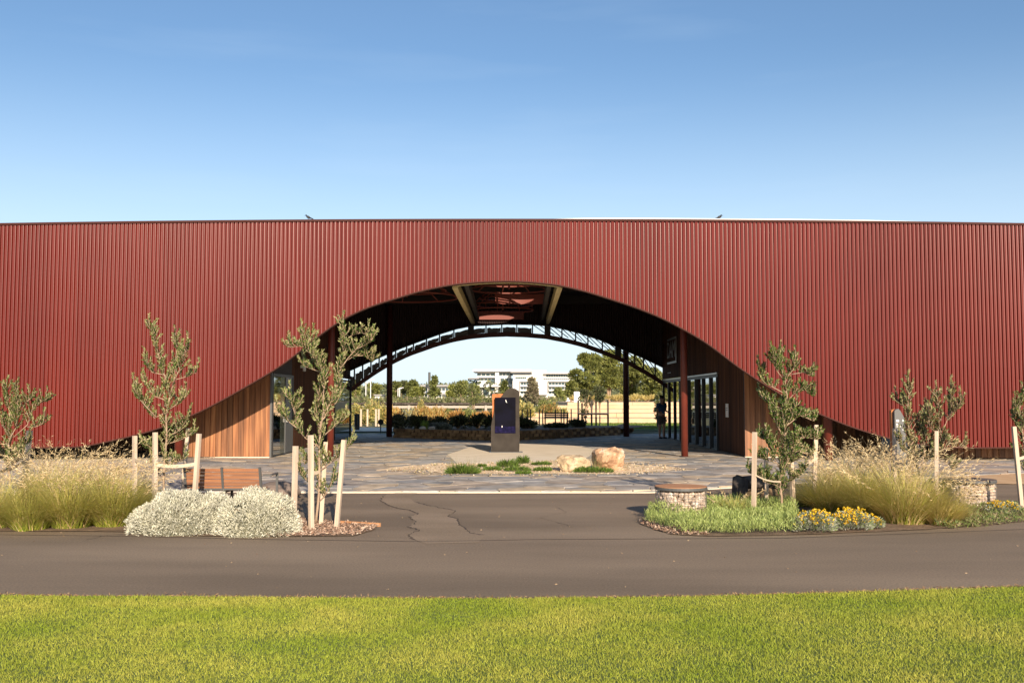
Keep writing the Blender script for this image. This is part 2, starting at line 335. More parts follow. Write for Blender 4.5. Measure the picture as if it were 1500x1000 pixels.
for pts,w,lab in (([(564,724),(557,732),(567,739),(581,744),(599,747),(613,752),(600,757),(609,764),(599,771),(615,777),(596,783),(609,791)],.016,None),
            ([(607,735),(631,741),(649,744),(668,748),(657,756),(669,760),(673,769),(684,775),(689,781),(712,783)],.018,None),
            ([(840,772),(815,765),(790,758),(830,750),(815,742)],.006,None),([(120,792),(160,783),(240,783)],.008,None)):
    c=crack(pts,w).build('crack',M['crack']); c['kind']='structure'
# ------------------------------------------------------------ paving of slate stones
pav = poly_sheet('paving', [(-22,17.22),(2.4,17.22),(G(1110,712).x,G(1110,712).y-.02),(8.5,19.6),(22,24.0),(22,46.5),(-22,46.5)], .008, M['mortar'])
cA=G(960,719); cB=G(1110,712)
ex=(cB-cA).normalized(); nA=Vector((-ex.y,ex.x,0))
def clip(poly, p, nrm):
    out=[]; k=len(poly)
    for i in range(k):
        a=poly[i]; b=poly[(i+1)%k]; da=(a[0]-p[0])*nrm[0]+(a[1]-p[1])*nrm[1]; db=(b[0]-p[0])*nrm[0]+(b[1]-p[1])*nrm[1]
        if da>=0: out.append(a)
        if da*db<0:
            t=da/(da-db); out.append((a[0]+(b[0]-a[0])*t,a[1]+(b[1]-a[1])*t))
    return out
def voro(x0,x1,y0,y1,sx,sy,gap,jit=.47):
    nx=int((x1-x0)/sx)+1; ny=int((y1-y0)/sy)+1
    pt={}
    for i in range(-2,nx+3):
        for j in range(-2,ny+3):
            pt[i,j]=(x0+(i+.5*(j%2)+random.uniform(-jit,jit))*sx, y0+(j+random.uniform(-jit,jit))*sy)
    out=[]
    for i in range(nx):
        for j in range(ny):
            p=pt[i,j]; poly=[(p[0]-2*sx,p[1]-2*sy),(p[0]+2*sx,p[1]-2*sy),(p[0]+2*sx,p[1]+2*sy),(p[0]-2*sx,p[1]+2*sy)]
            for a in range(-2,3):
                for b in range(-2,3):
                    if a or b:
                        q=pt[i+a,j+b]; dx,dy=p[0]-q[0],p[1]-q[1]; L=math.hypot(dx,dy) or 1e-6
                        poly=clip(poly,((p[0]+q[0])/2+dx/L*gap,(p[1]+q[1])/2+dy/L*gap),(dx/L,dy/L))
                        if len(poly)<3: break
                if len(poly)<3: break
            if len(poly)>=3: out.append((p,poly))
    return out
stones=[]
for p,poly in voro(-17.5,17.5,16.9,46,.78,.44,.014):
    poly=clip(poly,(0,17.28),(0,1))
    if len(poly)>=3: poly=clip(poly,(cA.x,cA.y+.05),(nA.x,nA.y))
    if len(poly)>=3 and p[0]>4: poly=clip(poly,(8.5,19.6),(-.31,.95))
    if len(poly)<3: continue
    ar=abs(sum(poly[i][0]*poly[(i+1)%len(poly)][1]-poly[(i+1)%len(poly)][0]*poly[i][1] for i in range(len(poly))))/2
    if ar<.01: continue
    stones.append((p,poly))
SCOL=[(.33,.32,.31),(.4,.38,.35),(.46,.42,.37),(.58,.46,.32),(.66,.53,.38),(.46,.38,.3),(.5,.45,.39),(.4,.35,.3)]
def stone_col():
    c=random.choice(SCOL); k=random.uniform(.85,1.2); return tuple(v*k for v in c)
def hid(p):  # hidden behind beds / sand
    return False
stones.sort(key=lambda s: s[0][1]+ (100 if abs(s[0][0])>s[0][1]*.53 else 0))
far=MB(); 
for i,(p,poly) in enumerate(stones):
    top=random.uniform(.020,.027)
    if i<295:
        m=MB(); m.slab([(a-p[0],b-p[1]) for a,b in poly],.0,top,stone_col()); o=m.build('paving_stone',M['slate'],pav); o.location=(p[0],p[1],.004)
    else: far.slab(poly,.004,top+.004,stone_col())
fo=far.build('paving_stone',M['slate'],pav); fo['kind']='stuff'
e=MB().box(-22,2.4,17.205,17.235,0,.014)
e.beam((2.4,17.22,.007),(cB.x,cB.y-.0,.007),.03,.014)
eo=e.build('paving_edge',M['concrete']); eo['kind']='structure'
# pads and sand bed
def GP(pts): return [G(*p) for p in pts]
def blob_sheet(name, pts, z, m, jit=.05, sub=6):
    q=GP(pts); out=[]
    for i in range(len(q)):
        a=q[i]; b=q[(i+1)%len(q)]
        for k in range(sub): out.append(a.lerp(b,k/sub)+Vector((random.gauss(0,jit),random.gauss(0,jit),0)))
    return poly_sheet(name,out,z,m)
blob_sheet('concrete_pad',[(655,667),(700,652),(760,648.5),(832,652),(875,660),(858,672),(800,680),(740,684),(672,682)],.032,M['concrete'],.02)
blob_sheet('sand_bed',[(590,688),(630,684),(655,681),(740,681),(800,677),(860,675),(905,680),(985,686),(998,690),(935,694),(900,696.5),(760,697),(655,697),(625,690)],.036,M['sand'],.05)
blob_sheet('sand_drift',[(548,691),(600,683),(650,679),(680,682),(650,689),(590,694)],.0285,M['sand'],.09)
MB().box(G(655,697).x,G(898,697).x,G(700,697.6).y-.02,G(700,697.6).y+.06,.028,.05).build('slab_edge',M['steel_grey'],pav)
# beds
blob_sheet('garden_bed',[(-400,779),(0,778),(170,779),(300,785),(430,786),(520,785),(545,777),(558,768),(500,766),(440,757),(438,712),(395,711),(250,703),(100,700),(-400,700)],.010,M['soil'],.01)
blob_sheet('garden_bed',[(935,766),(960,776),(985,783),(1040,786),(1160,784),(1290,779),(1370,775),(1440,770),(1500,764),(1900,748),(1900,728),(1500,738),(1430,728),(1380,715),(1330,695),(1180,695),(1125,712),(1080,745),(1000,750)],.010,M['soil'],.01)
blob_sheet('gravel_area',[(1352,693),(1400,684),(1470,678),(2000,674),(2000,705),(1520,710),(1445,709),(1380,700)],.012,M['orangesand'],.02)
poly_sheet('plinth_apron',[(8.6,22.3),(26,21.0),(26,27.5),(8.6,26.8)],.011,M['concrete'])
poly_sheet('plinth_apron',[(-26,19.5),(-9,20.6),(-9,26.8),(-26,27.5)],.034,M['mortar'])
# mulch chips
def scatter_poly(pts, n):
    q=GP(pts); xs=[p.x for p in q]; ys=[p.y for p in q]; out=[]
    while len(out)<n:
        a=random.uniform(min(xs),max(xs)); b=random.uniform(min(ys),max(ys)); ins=False
        for i in range(len(q)):
            j=i-1
            if (q[i].y>b)!=(q[j].y>b) and a<(q[j].x-q[i].x)*(b-q[i].y)/(q[j].y-q[i].y)+q[i].x: ins=not ins
        if ins: out.append((a,b,.014))
    return np.array(out)
for pts,n,lab in (([(392,786),(430,786),(520,785),(545,777),(556,769),(500,767),(440,762),(395,730)],5200,'brown bark mulch round the staked tree left of the paving'),
        ([(936,766),(960,776),(985,783),(1040,785),(1000,770),(960,757)],1500,'pinkish bark mulch at the rounded left tip of the right bed'),
        ([(1400,770),(1500,760),(1500,742),(1430,735),(1390,750)],2200,'bark mulch under the yellow flowers at the right edge')):
    pos=scatter_poly(pts,n); pos[:,2]+=RN.uniform(0,.02,len(pos))
    tag(leaves('bark_mulch',pos,np.stack([RN.normal(0,1,n),RN.normal(0,1,n),RN.normal(.1,.25,n)],1),.04,.016,[(.34,.2,.13),(.5,.34,.24),(.18,.1,.07),(.6,.45,.34)],m=M['mulch']),lab,'mulch',kind='stuff')
k=MB().beam(G(498,765,.02),G(557,768.5,.02),.03,.05).build('timber_edging',M['lid']); tag(k,'reddish timber edging strip at the tip of the left mulch bed','garden edging')

# ------------------------------------------------------------ the pavilion
pv = empty('pavilion',(0,25,0)); PO=Vector((0,25,0))
tag(pv,'long dark red corrugated steel pavilion with a wide bell shaped arch and timber walls','building')
def part(mb,name,m,parent=pv,smooth=False):
    o=mb.build(name,m,parent,smooth)
    if parent is pv: o.location=-PO
    return o
def fy(x): return 25.0+.0035*x*x
FR=[(60,657.5),(100,655.5),(117,654),(140,650),(166,644),(195,637.5),(223.6,629.7),(260,617),(300,599),(318,589.5),(345,574.5),(370,560),(397,544.5),(427,524),(452,503),(480,481.5),(500,468),(528,454),(552,445),(580,436.5),(618,425),(660,416.5),(700,412.5),(742,411),(780,412.5),(820,417),(860,426.5),(890,436),(930,449),(970,465),(1000,481),(1020,492),(1041,505.5),(1084,539),(1117.6,561),(1156,584.5),(1180,596.5),(1211,610),(1240,622),(1270,632),(1297,640),(1340,649),(1380,654),(1420,655.5)]
fa=[]
for px,py in FR:
    Y=25.
    for _ in range(4): q=P(px,py,Y); Y=fy(q.x)
    fa.append(q)
AX=[q.x for q in fa]; AZZ=[q.z for q in fa]
AZZ[0]=AZZ[-1]=.38; AZZ[1]=.40
def azz(x): return float(np.interp(x,AX,AZZ))
AXn=np.array(AX); 
# smooth the arch
xs=np.linspace(AX[0],AX[-1],400); zs=np.interp(xs,AX,AZZ); kk=np.ones(9)/9; zs=np.convolve(np.pad(zs,4,'edge'),kk,'valid')
def arch(x): return float(np.interp(x,xs,zs,left=.38,right=.38))
ZT=6.11; mb=MB(); per=.1065; XW=24.0
prof=[(0,0),(.046,0),(.0485,.003),(.0515,.003),(.054,0)]; 
cols=[]
k=int(2*XW/per)
for i in range(k):
    x0=-XW+i*per
    for dx,dy in ((0,.0),(.012,-.004),(.028,0),(.034,.004),(.040,0),(.056,-.004),(.066,0),(.078,.042),(.094,.042)): cols.append((x0+dx,dy))
vs=[]
for x,dy in cols: vs += [(x,fy(x)+dy,arch(x)),(x,fy(x)+dy,ZT)]
mb.add(vs,[(2*i,2*i+2,2*i+3,2*i+1) for i in range(len(cols)-1)])
part(mb,'metal_cladding',M['clad'])
# backing sheet gives the wall its thickness
mb=MB(); xb=np.linspace(-XW,XW,481); vs=[]
for x in xb: vs += [(x,fy(x)+.09,arch(x)+.03),(x,fy(x)+.09,ZT-.05)]
mb.add(vs,[(2*i,2*i+1,2*i+3,2*i+2) for i in range(len(xb)-1)]); part(mb,'wall_lining',M['darkclad'])
def strip(xs_, zf, y0, y1, h):
    mb=MB(); vs=[]
    for x in xs_:
        z=zf(x); vs += [(x,fy(x)+y0,z),(x,fy(x)+y1,z),(x,fy(x)+y1,z+h),(x,fy(x)+y0,z+h)]
    n=len(xs_); f=[]
    for i in range(n-1):
        for j in range(4): f.append((4*i+j,4*i+(j+1)%4,4*i+4+(j+1)%4,4*i+4+j))
    f += [(3,2,1,0),(4*n-4,4*n-3,4*n-2,4*n-1)]
    return mb.add(vs,f)
part(strip(np.linspace(-XW,XW,300),lambda x:arch(x)-.022,-.012,.16,.03),'arch_flashing',M['trim'])
part(strip(np.linspace(-1.5,1.25,60),lambda x:arch(x)-.03,.2,.34,.045),'arch_edge_plate',M['ply'])
part(strip(np.linspace(-XW,XW,200),lambda x:ZT,-.03,.18,.055),'roof_capping',M['trim'])
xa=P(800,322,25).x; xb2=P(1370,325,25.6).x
part(strip(np.linspace(xa,xb2,60),lambda x:ZT+.057-.024*max(0,1-(x-xa)/1.2)-.024*max(0,1-(xb2-x)/2.4),-.02,.24,.02),'roof_glare_strip',M['glare'])  # sun glare on the capping, modelled as a white strip with tapered ends
# roof with two round openings
def hole_panel(mb,x0,x1,y0,y1,z,cx,cy,rx,ry,n=32):
    c=[];q=[]
    for i in range(n):
        a=2*math.pi*i/n; dx,dy=math.cos(a),math.sin(a); c.append((cx+rx*dx,cy+ry*dy,z))
        t=min(((x1-cx)/dx if dx>0 else (x0-cx)/dx) if abs(dx)>1e-6 else 1e9, ((y1-cy)/dy if dy>0 else (y0-cy)/dy) if abs(dy)>1e-6 else 1e9)
        q.append((cx+dx*t,cy+dy*t,z))
    mb.add(c+q,[(i,(i+1)%n,(i+1)%n+n,i+n) for i in range(n)])
    for X,Y in ((x0,y0),(x1,y0),(x1,y1),(x0,y1)):
        b=[i for i in range(n)]; d=sorted(b,key=lambda i:(q[i][0]-X)**2+(q[i][1]-Y)**2)[:2]
        mb.add([(X,Y,z),q[d[0]],q[d[1]]],[(0,1,2)])
mb=MB(); zr=5.98
hole_panel(mb,-2,2,36,41.5,zr,-.15,39.55,.95,.62)
hole_panel(mb,-2,2,30,36,zr,.55,33.2,.85,.7)
def q4(x0,x1,y0,y1): mb.add([(x0,y0,zr),(x1,y0,zr),(x1,y1,zr),(x0,y1,zr)],[(0,1,2,3)])
q4(-22,-2,26.6,43);q4(2,22,26.6,43);q4(-2,2,26.6,30);q4(-2,2,41.5,43)
xs3=np.linspace(-22,22,60); vs=[]
for x in xs3: vs += [(x,fy(x)+.1,zr),(x,26.6 if fy(x)+.1<26.6 else fy(x)+.11,zr)]
mb.add(vs,[(2*i,2*i+2,2*i+3,2*i+1) for i in range(59)])
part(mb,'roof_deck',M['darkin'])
for cx_,cy_,rx_,ry_ in ((-.15,39.55,.95,.62),(.55,33.2,.85,.7)):
    m2=MB(); n=32; vs=[]
    for i in range(n):
        a=2*math.pi*i/n
        for z in (zr+.002,zr+.18): vs.append((cx_+rx_*math.cos(a),cy_+ry_*math.sin(a),z))
    m2.add(vs,[(2*i,(2*i+2)%(2*n),(2*i+3)%(2*n),2*i+1) for i in range(n)]); part(m2,'skylight_drum',M['redin'])
# roof joists
for yy in (27.5,30.0,32.3,34.6,37.0,41.8):
    part(MB().box(-6.5,6.4,yy-.06,yy+.06,5.62,5.96),'roof_joist',M['darkin'])
# light timber tie beams
part(MB().beam((-1.46,25.35,4.56),(-1.66,42.2,4.92),.14,.24),'tie_beam',M['ply'])
part(MB().beam((1.22,25.35,4.56),(1.52,42.2,4.92),.14,.24),'tie_beam',M['ply'])
part(MB().beam((-1.20,25.4,4.74),(-1.45,42.2,5.1),.12,.3),'tie_beam_side',M['darkin'])
part(MB().beam((.97,25.4,4.74),(1.3,42.2,5.1),.12,.3),'tie_beam_side',M['darkin'])
# rear wall with its arch and truss
YR=42.4
ro=[(505,549),(510,544.5),(540,531),(568,519),(588,510.5),(616,500),(644,490),(668,482.5),(690,478),(740,475.5),(780,476),(802,478),(825,482.5),(850,489),(880,499),(906,510),(940,524),(976,541),(985,546)]
cb=[(500,588),(510,578),(528,564),(550,548.5),(574,534),(600,521.5),(640,507.5),(664,501),(688,496.5),(715,494),(742,493),(770,494),(800,496.5),(826,501.5),(852,508),(880,518),(916,532.5),(948,550),(976,568),(990,578)]
RO=[P(a,b,YR) for a,b in ro]; CB=[P(a,b,YR) for a,b in cb]
def rof(x): return float(np.interp(x,[q.x for q in RO],[q.z for q in RO]))
def cbf(x): return float(np.interp(x,[q.x for q in CB],[q.z for q in CB]))
mb=MB(); xr=np.linspace(-16,16,640); vs=[]
for i,x in enumerate(xr):
    z=rof(x) if -7<x<6.85 else (rof(-7)-.2*(-7-x)*3 if x<0 else rof(6.85)-.6*(x-6.85)); z=max(z,.1)
    dy=.03 if i%2 else 0
    vs += [(x,YR+.05+dy,z),(x,YR+.05+dy,6.0)]
mb.add(vs,[(2*i,2*i+2,2*i+3,2*i+1) for i in range(len(xr)-1)])
part(mb,'rear_wall',M['darkclad'])
part(MB().box(-1.5,.5,42.28,42.34,5.0,5.36),'sun_patch_panel',M['redin'])  # brighter red added on the dark wall where the sun patch falls
def sweep(f,x0,x1,h,y0,y1,n=60):
    mb=MB(); X=np.linspace(x0,x1,n); vs=[]
    for x in X:
        z=f(x); vs += [(x,y0,z),(x,y1,z),(x,y1,z+h),(x,y0,z+h)]
    fs=[(4*i+j,4*i+(j+1)%4,4*i+4+(j+1)%4,4*i+4+j) for i in range(n-1) for j in range(4)]+[(3,2,1,0),(4*n-4,4*n-3,4*n-2,4*n-1)]
    return mb.add(vs,fs)
part(sweep(cbf,-7.1,6.9,.19,YR-.16,YR+.02),'arch_chord',M['column_shade'])
part(sweep(rof,-7.1,6.9,.05,YR-.14,YR+.02),'truss_top_chord',M['steel_dark'])
posts=[512,520,532,544,556,568,580,596,606,625,644,665,690,712,735,757,780,802,823,843,861,882,905,929,942,959]
for i,px in enumerate(posts):
    x=P(px,500,YR).x; w=.13 if px in (690,802,905) else .028
    part(MB().box(x-w,x+w if w>.1 else x+w,YR-.12,YR-.04,cbf(x)+.15,rof(x)+.03),'truss_post',M['steel_dark'])
for a,b in zip(posts,posts[1:]):
    xa_=P(a,500,YR).x; xb_=P(b,500,YR).x
    if a>=780:
        for s in (0,.45):
            xm=xa_+(xb_-xa_)*s
            part(MB().tube([(xm,YR-.07,rof(xm)+.02),(xb_ if s==0 else xb_+(xb_-xa_)*.45,YR-.07,cbf(xb_)+.18)],.02,5),'diagonal_rod',M['steel_dark'])
    else:
        # dark screens fill the lower part of these bays
        zz=[(xa_+.04,cbf(xa_)+.21),(xb_-.04,cbf(xb_)+.21)]; m2=MB(); k=6
        up=[]
        for i in range(k+1):
            x=xa_+.04+(xb_-xa_-.08)*i/k; up.append((x,cbf(x)+.2+(rof(x)-cbf(x)-.2)*random.uniform(.55,.72)))
        lo=[(xb_-.04,cbf(xb_)+.20),(xa_+.04,cbf(xa_)+.20)]
        m2.prism(up+lo,YR-.05,YR-.03); part(m2,'arch_screen',M['steel_grey'])
# walls of timber boards
BW=.148
bm_full=MB().box(-BW/2+.004,BW/2-.004,0,.03,.05,5.94).mesh('board',M['board'])
bm_high=MB().box(-BW/2+.004,BW/2-.004,0,.03,2.46,5.94).mesh('board',M['board'])
bd_full=MB().box(-BW/2+.004,BW/2-.004,0,.03,.05,5.94).mesh('board',M['shadeboard'])
bd_high=MB().box(-BW/2+.004,BW/2-.004,0,.03,2.46,5.94).mesh('board',M['shadeboard'])
def board(me,x,y,rz,z=0):
    o=bpy.data.objects.new('board',me); o.location=(x-PO.x,y-PO.y,z); o.rotation_euler=(0,0,rz); link(o,pv)
def ty(x):
    a=abs(x)
    if -13.6<x<-9.0: return 30.2
    if 7.75<x<11.2: return 30.2
    return 27.25 if a<7.5 else (27.25+(26.5-27.25)*(a-7.5)/5.5 if a<13 else fy(a)+.9)
XL,XRr=-6.58,6.40
x=XL-BW/2
while x>-13.2: board(bm_full,x,ty(x)+random.uniform(0,.006),0); x-=BW
x=XRr+BW/2
while x<17: board(bm_full,x,ty(x)+.2*(x<7.75)+random.uniform(0,.006),0); x+=BW
part(MB().box(-9,XL,27.32,27.42,0,5.95).box(-9.05,-9,27.3,30.3,0,5.95).box(-22,-9.05,30.3,30.4,0,5.95),'wall_core',M['darkclad']); part(MB().box(XRr,7.75,27.5,27.6,0,5.95).box(7.75,7.8,27.45,30.3,0,5.95).box(7.8,11.2,30.3,30.4,0,5.95).box(11.2,22,27.32,27.42,0,5.95),'wall_core',M['darkclad'])
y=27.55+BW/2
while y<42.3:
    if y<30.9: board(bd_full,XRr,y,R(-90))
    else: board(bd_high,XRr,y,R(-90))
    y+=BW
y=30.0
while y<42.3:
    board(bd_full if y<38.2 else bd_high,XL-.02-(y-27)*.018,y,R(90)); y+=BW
part(MB().box(XRr+.05,XRr+.12,27.6,31,.0,5.95).box(XRr+.05,XRr+.12,31,42.35,2.5,5.95),'wall_core',M['darkclad'])
part(MB().box(XL-.42,XL-.36,29.9,38.2,0,5.95).box(XL-.42,XL-.36,27.4,42.3,2.5,5.95),'wall_core',M['darkclad'])
part(MB().box(XL-.02,XL+.03,27.2,27.26,.0,5.9),'corner_trim',M['steel_grey'])
part(MB().box(-9,XL+.02,27.21,27.30,.0,.045).box(XRr-.02,7.7,27.36,27.5,0,.045),'base_trim',M['concrete'])
# left door
def door(parent,x,y0,y1,z1,name='door'):
    d=empty(name,(0,0,0)); d.parent=parent; d.location=(x,y0-25,0)
    L=y1-y0
    def pp(mb,nm,m): o=mb.build(nm,m,d); return o
    pp(MB().box(-.04,.05,0,.07,0,z1).box(-.04,.05,L-.07,L,0,z1).box(-.04,.05,.07,L-.07,z1-.08,z1).box(-.04,.05,.07,L-.07,0,.06),'frame',M['steel_dark'])
    return d,pp,L
d,pp,L=door(pv,XL-.01,27.30,29.85,2.32)
pp(MB().box(-.01,.01,.07,1.05,.06,2.24),'pane',M['glass']); pp(MB().box(-.01,.012,1.05,1.62,.06,2.24),'panel',M['frost']); pp(MB().box(-.01,.03,1.62,L-.07,.06,2.24),'door_leaf',M['steel_grey'])
pp(MB().box(.03,.08,1.7,1.73,.95,1.25),'handle',M['wire'])
part(MB().box(XL-.06,XL-.03,27.3,29.9,2.32,5.95),'door_head',M['darkclad'])
# right glazed doors: panes with deep dark fins
y0=30.95
part(MB().box(XRr-.05,XRr+.02,30.9,42.3,2.39,2.44),'door_lintel',M['wire'])
d,pp,L=door(pv,XRr+.03,30.95,42.3,2.38,'glazed_doors')
ys=[0.1,1.2,2.45,3.75,5.2,7.0]
for a,b in zip(ys,ys[1:]): pp(MB().box(-.008,.008,a+.05,b-.05,.06,2.3),'pane',M['glass'])
for a in ys+[8.3,9.7]: pp(MB().box(-.07,.04,a-.05,a+.05,0.02,2.3),'fin',M['steel_dark'])
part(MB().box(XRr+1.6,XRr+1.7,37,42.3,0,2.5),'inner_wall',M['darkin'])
d,pp,L=door(pv,XL-.26,38.3,42.2,2.4,'glazed_doors'); pp(MB().box(-.008,.008,.1,L-.1,.06,2.3),'pane',M['glass'])
# columns
def column(x,y,z1,r=.095,cm_='column'):
    c=part(MB().tube([(x,y,0.03),(x,y,z1)],r,20),'column',M[cm_],smooth=True)
    MB().tube([(x-0,y,0.022),(x,y,.035)],r+.05,20).build('base_plate',M['steel_grey'],c)
    MB().tube([(x,y,z1*.86-.012),(x,y,z1*.86+.012)],r+.008,20).build('collar',M['trim'],c)
c1=G(1003,670); column(c1.x,c1.y,5.6)
column(-5.02,c1.y,5.6)
c2=G(1217,676); column(c2.x,26.0,5.6,.11); column(P(263,600,26.1).x,26.1,5.6,.11)
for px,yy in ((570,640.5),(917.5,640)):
    q=G(px,yy); column(q.x,q.y,5.6,.125,'column_shade')
# ceiling lights (dark, unlit)
for x,y in ((-3.2,29),(3.1,30),(-3.4,33.5),(3.6,34)):
    part(MB().tube([(x,y,5.5),(x,y,5.62)],.16,14),'ceiling_light',M['steel_grey'])

# hanging ring cages
def rings(name,loc,radii,zz,label,rods=8):
    e=empty(name,loc); tag(e,label,'sculpture')
    for r,z in zip(radii,zz):
        n=40; pts=[(r*math.cos(2*math.pi*i/n),r*math.sin(2*math.pi*i/n),z) for i in range(n+1)]
        MB().tube(pts,.028,5,cap=False).build('ring',M['redin'],e)
    for k in range(rods):
        a=2*math.pi*k/rods+.2
        MB().tube([(r*math.cos(a),r*math.sin(a),z) for r,z in zip(radii,zz)]+[(radii[-1]*math.cos(a),radii[-1]*math.sin(a),.0)],.018,5).build('rod',M['redin'],e)
    MB().tube([(0,0,min(zz)),(0,0,0)],.035,6).build('stem',M['redin'],e)
    return e
rings('ring_sculpture',(-.1,33.6,5.95),[1.3,1.0,.75,.5],[-.62,-.42,-.25,-.1],'red steel ring cage hanging between the two pale beams')
rings('ring_sculpture',(-.35,37.8,5.95),[1.15,1.15,.9,.5],[-.95,-.75,-.5,-.2],'dark red ring cage hanging farthest back above the truss')
rings('ring_sculpture',(-3.5,33.0,5.95),[1.7,1.3,.9,.6],[-.95,-.72,-.5,-.2],'ring cage of hoops hanging left of the left pale beam')
rings('ring_sculpture',(2.9,31.0,5.95),[1.1,1.1,.8],[-.72,-.5,-.2],'broken red ring cage hanging right of the right pale beam')
bf=MB(); n=20; vs=[]
for i in range(n+1):
    x=-.6+1.9*i/n; y=35.7-.25*((x-.35)/1.0)**2; vs += [(x,y,5.02),(x,y,5.38)]
bf.add(vs,[(2*i,2*i+2,2*i+3,2*i+1) for i in range(n)])
part(bf,'sun_patch_sheet',M['redin'])  # curved red sheet added behind the opening to show a sunlit patch

# text helper
def text(s,size,m,loc,rot,parent,name='lettering',extr=.004):
    cu=bpy.data.curves.new(name,'FONT'); cu.body=s; cu.size=size; cu.extrude=extr; cu.align_x='CENTER'; cu.align_y='CENTER'
    t=bpy.data.objects.new(name,cu); COL.objects.link(t); bpy.context.view_layer.update()
    me=bpy.data.meshes.new_from_object(t); COL.objects.unlink(t); bpy.data.objects.remove(t)
    me.materials.clear(); me.materials.append(m); o=bpy.data.objects.new(name,me); o.location=loc; o.rotation_euler=rot; return link(o,parent)
ws=empty('wall_sign',(XRr-.02,39.6,3.55)); tag(ws,'white framed lettering high on the dark right passage wall','sign')
MB().box(-.03,-.01,-1.1,1.1,.42,.5).box(-.03,-.01,-1.1,1.1,-.52,-.44).box(-.03,-.01,-1.1,-1.0,-.44,.42).build('sign_frame',M['wire'],ws)
text('DAMI',.95,M['wire'],(-.03,0,0),(R(90),0,R(-90)),ws)
text('- -- ---',.3,M['wire'],(-.03,.6,-.85),(R(90),0,R(-90)),ws)
pq=empty('notice_plate',(XRr-.02,29.55,1.28)); tag(pq,'small pale notice plate on the dark timber wall beside the glazed doors','notice')
MB().box(-.02,0,-.16,.16,-.2,.2).build('plate',M['white'],pq); MB().box(-.024,-.021,-.12,.12,.06,.08).box(-.024,-.021,-.12,.12,.0,.02).build('lettering',M['steel_grey'],pq)
q=P(433,537,31.2); wlm=MB().tube([(0,0,-.14),(0,0,.14)],.05,10).box(-.12,0,-.03,.03,-.04,.04).build('wall_lamp',M['white']); wlm.location=(XL+.07,q.y,q.z); tag(wlm,'small white cylindrical wall lamp above the left door','wall lamp')

# ------------------------------------------------------------ pylon in front of the arch
g=G(741,664); S=F/g.y
py=empty('information_pylon',(g.x,g.y,.03)); tag(py,'tall dark steel pylon with rounded shoulder and indigo panel on the pale pad','sign')
def L2(px,yy): return ((px-741)/S,(664-yy)/S)
MB().prism([L2(721,664),L2(721,579),L2(738,578.5),L2(757,579),L2(757,664)],.10,.30).build('corten_back',M['corten'],py)
MB().prism([L2(*p) for p in [(719.3,664),(719.5,625),(721,617),(724,606),(725,590),(728,585),(733,584),(736,580),(740,575),(744,571.5),(749,570),(755,571.2),(760,574.5),(761,578),(760.7,604),(761.2,640),(760.5,664)]],-.02,.10).build('steel_front',M['pylonface'],py)
MB().prism([L2(725,636),L2(724.8,584),L2(755.2,584),L2(755.2,636)],-.035,-.022).build('graphic_panel',M['panelblack'],py)
MB().prism([L2(725.4,635.6),L2(725.4,626),L2(754.8,626),L2(754.8,635.6)],-.040,-.0355).build('graphic_band',M['panelblue'],py)
MB().prism([L2(741,590.5),L2(740.3,587.5),L2(741,587),L2(742.8,592)],-.042,-.036).prism([L2(735,627.5),L2(735,625),L2(736,625),L2(736,627.5)],-.046,-.041).build('emblem',M['white'],py)
MB().box(-.5,.5,-.1,.36,-.0,.02).build('plinth',M['steel_grey'],py)

def inpoly(q,a,b):
    ins=False
    for i in range(len(q)):
        j=i-1
        if (q[i].y>b)!=(q[j].y>b) and a<(q[j].x-q[i].x)*(b-q[i].y)/(q[j].y-q[i].y)+q[i].x: ins=not ins
    return ins
pos=scatter_poly([(560,691),(640,681),(800,676),(960,680),(1010,690),(930,698),(640,699)],2600); pos[:,2]=.038
n=len(pos)
tag(leaves('sand_debris',pos,np.stack([RN.normal(0,1,n),RN.normal(0,1,n),RN.uniform(.0,.5,n)],1),.05,.03,[(.6,.46,.3),(.4,.28,.17),(.75,.62,.45),(.3,.27,.13)],m=M['dry']),'pebbles and dry scraps scattered over the sand bed','gravel',kind='stuff')

# small sign pylon at right
g=P(1318,640,18.5); g.z=0; S=F/18.5
s2=empty('sign_pylon',g); tag(s2,'dark round topped sign with small white lettering behind the right bushes','sign')
def L3(px,yy): return ((px-1318)/S,(yy and (P(1318,yy,18.5).z)))
MB().prism([(L3(1309,0)[0],0),L3(1308,601),L3(1312,599),L3(1318,599),(L3(1318,0)[0],0)],.05,.16).build('corten_back',M['corten'],s2)
MB().prism([(L3(1310,0)[0],0),L3(1310,602),L3(1312,599.5),L3(1316,598.5),L3(1319,602),L3(1323,610),L3(1326,617),(L3(1326,0)[0],0)],-.04,.05).build('steel_front',M['steel_grey'],s2)
for a,b,y_,w in ((1312,1316,616,.04),(1321,1323,615.5,.04),(1312,1314,621,.03),(1312.5,1318,624,.035),(1321,1322,623,.03),(1321,1322,629,.03)):
    MB().box((a-1318)/S,(b-1318)/S,-.046,-.041,L3(0,y_)[1]-w/2,L3(0,y_)[1]+w/2).build('lettering',M['white'],s2)

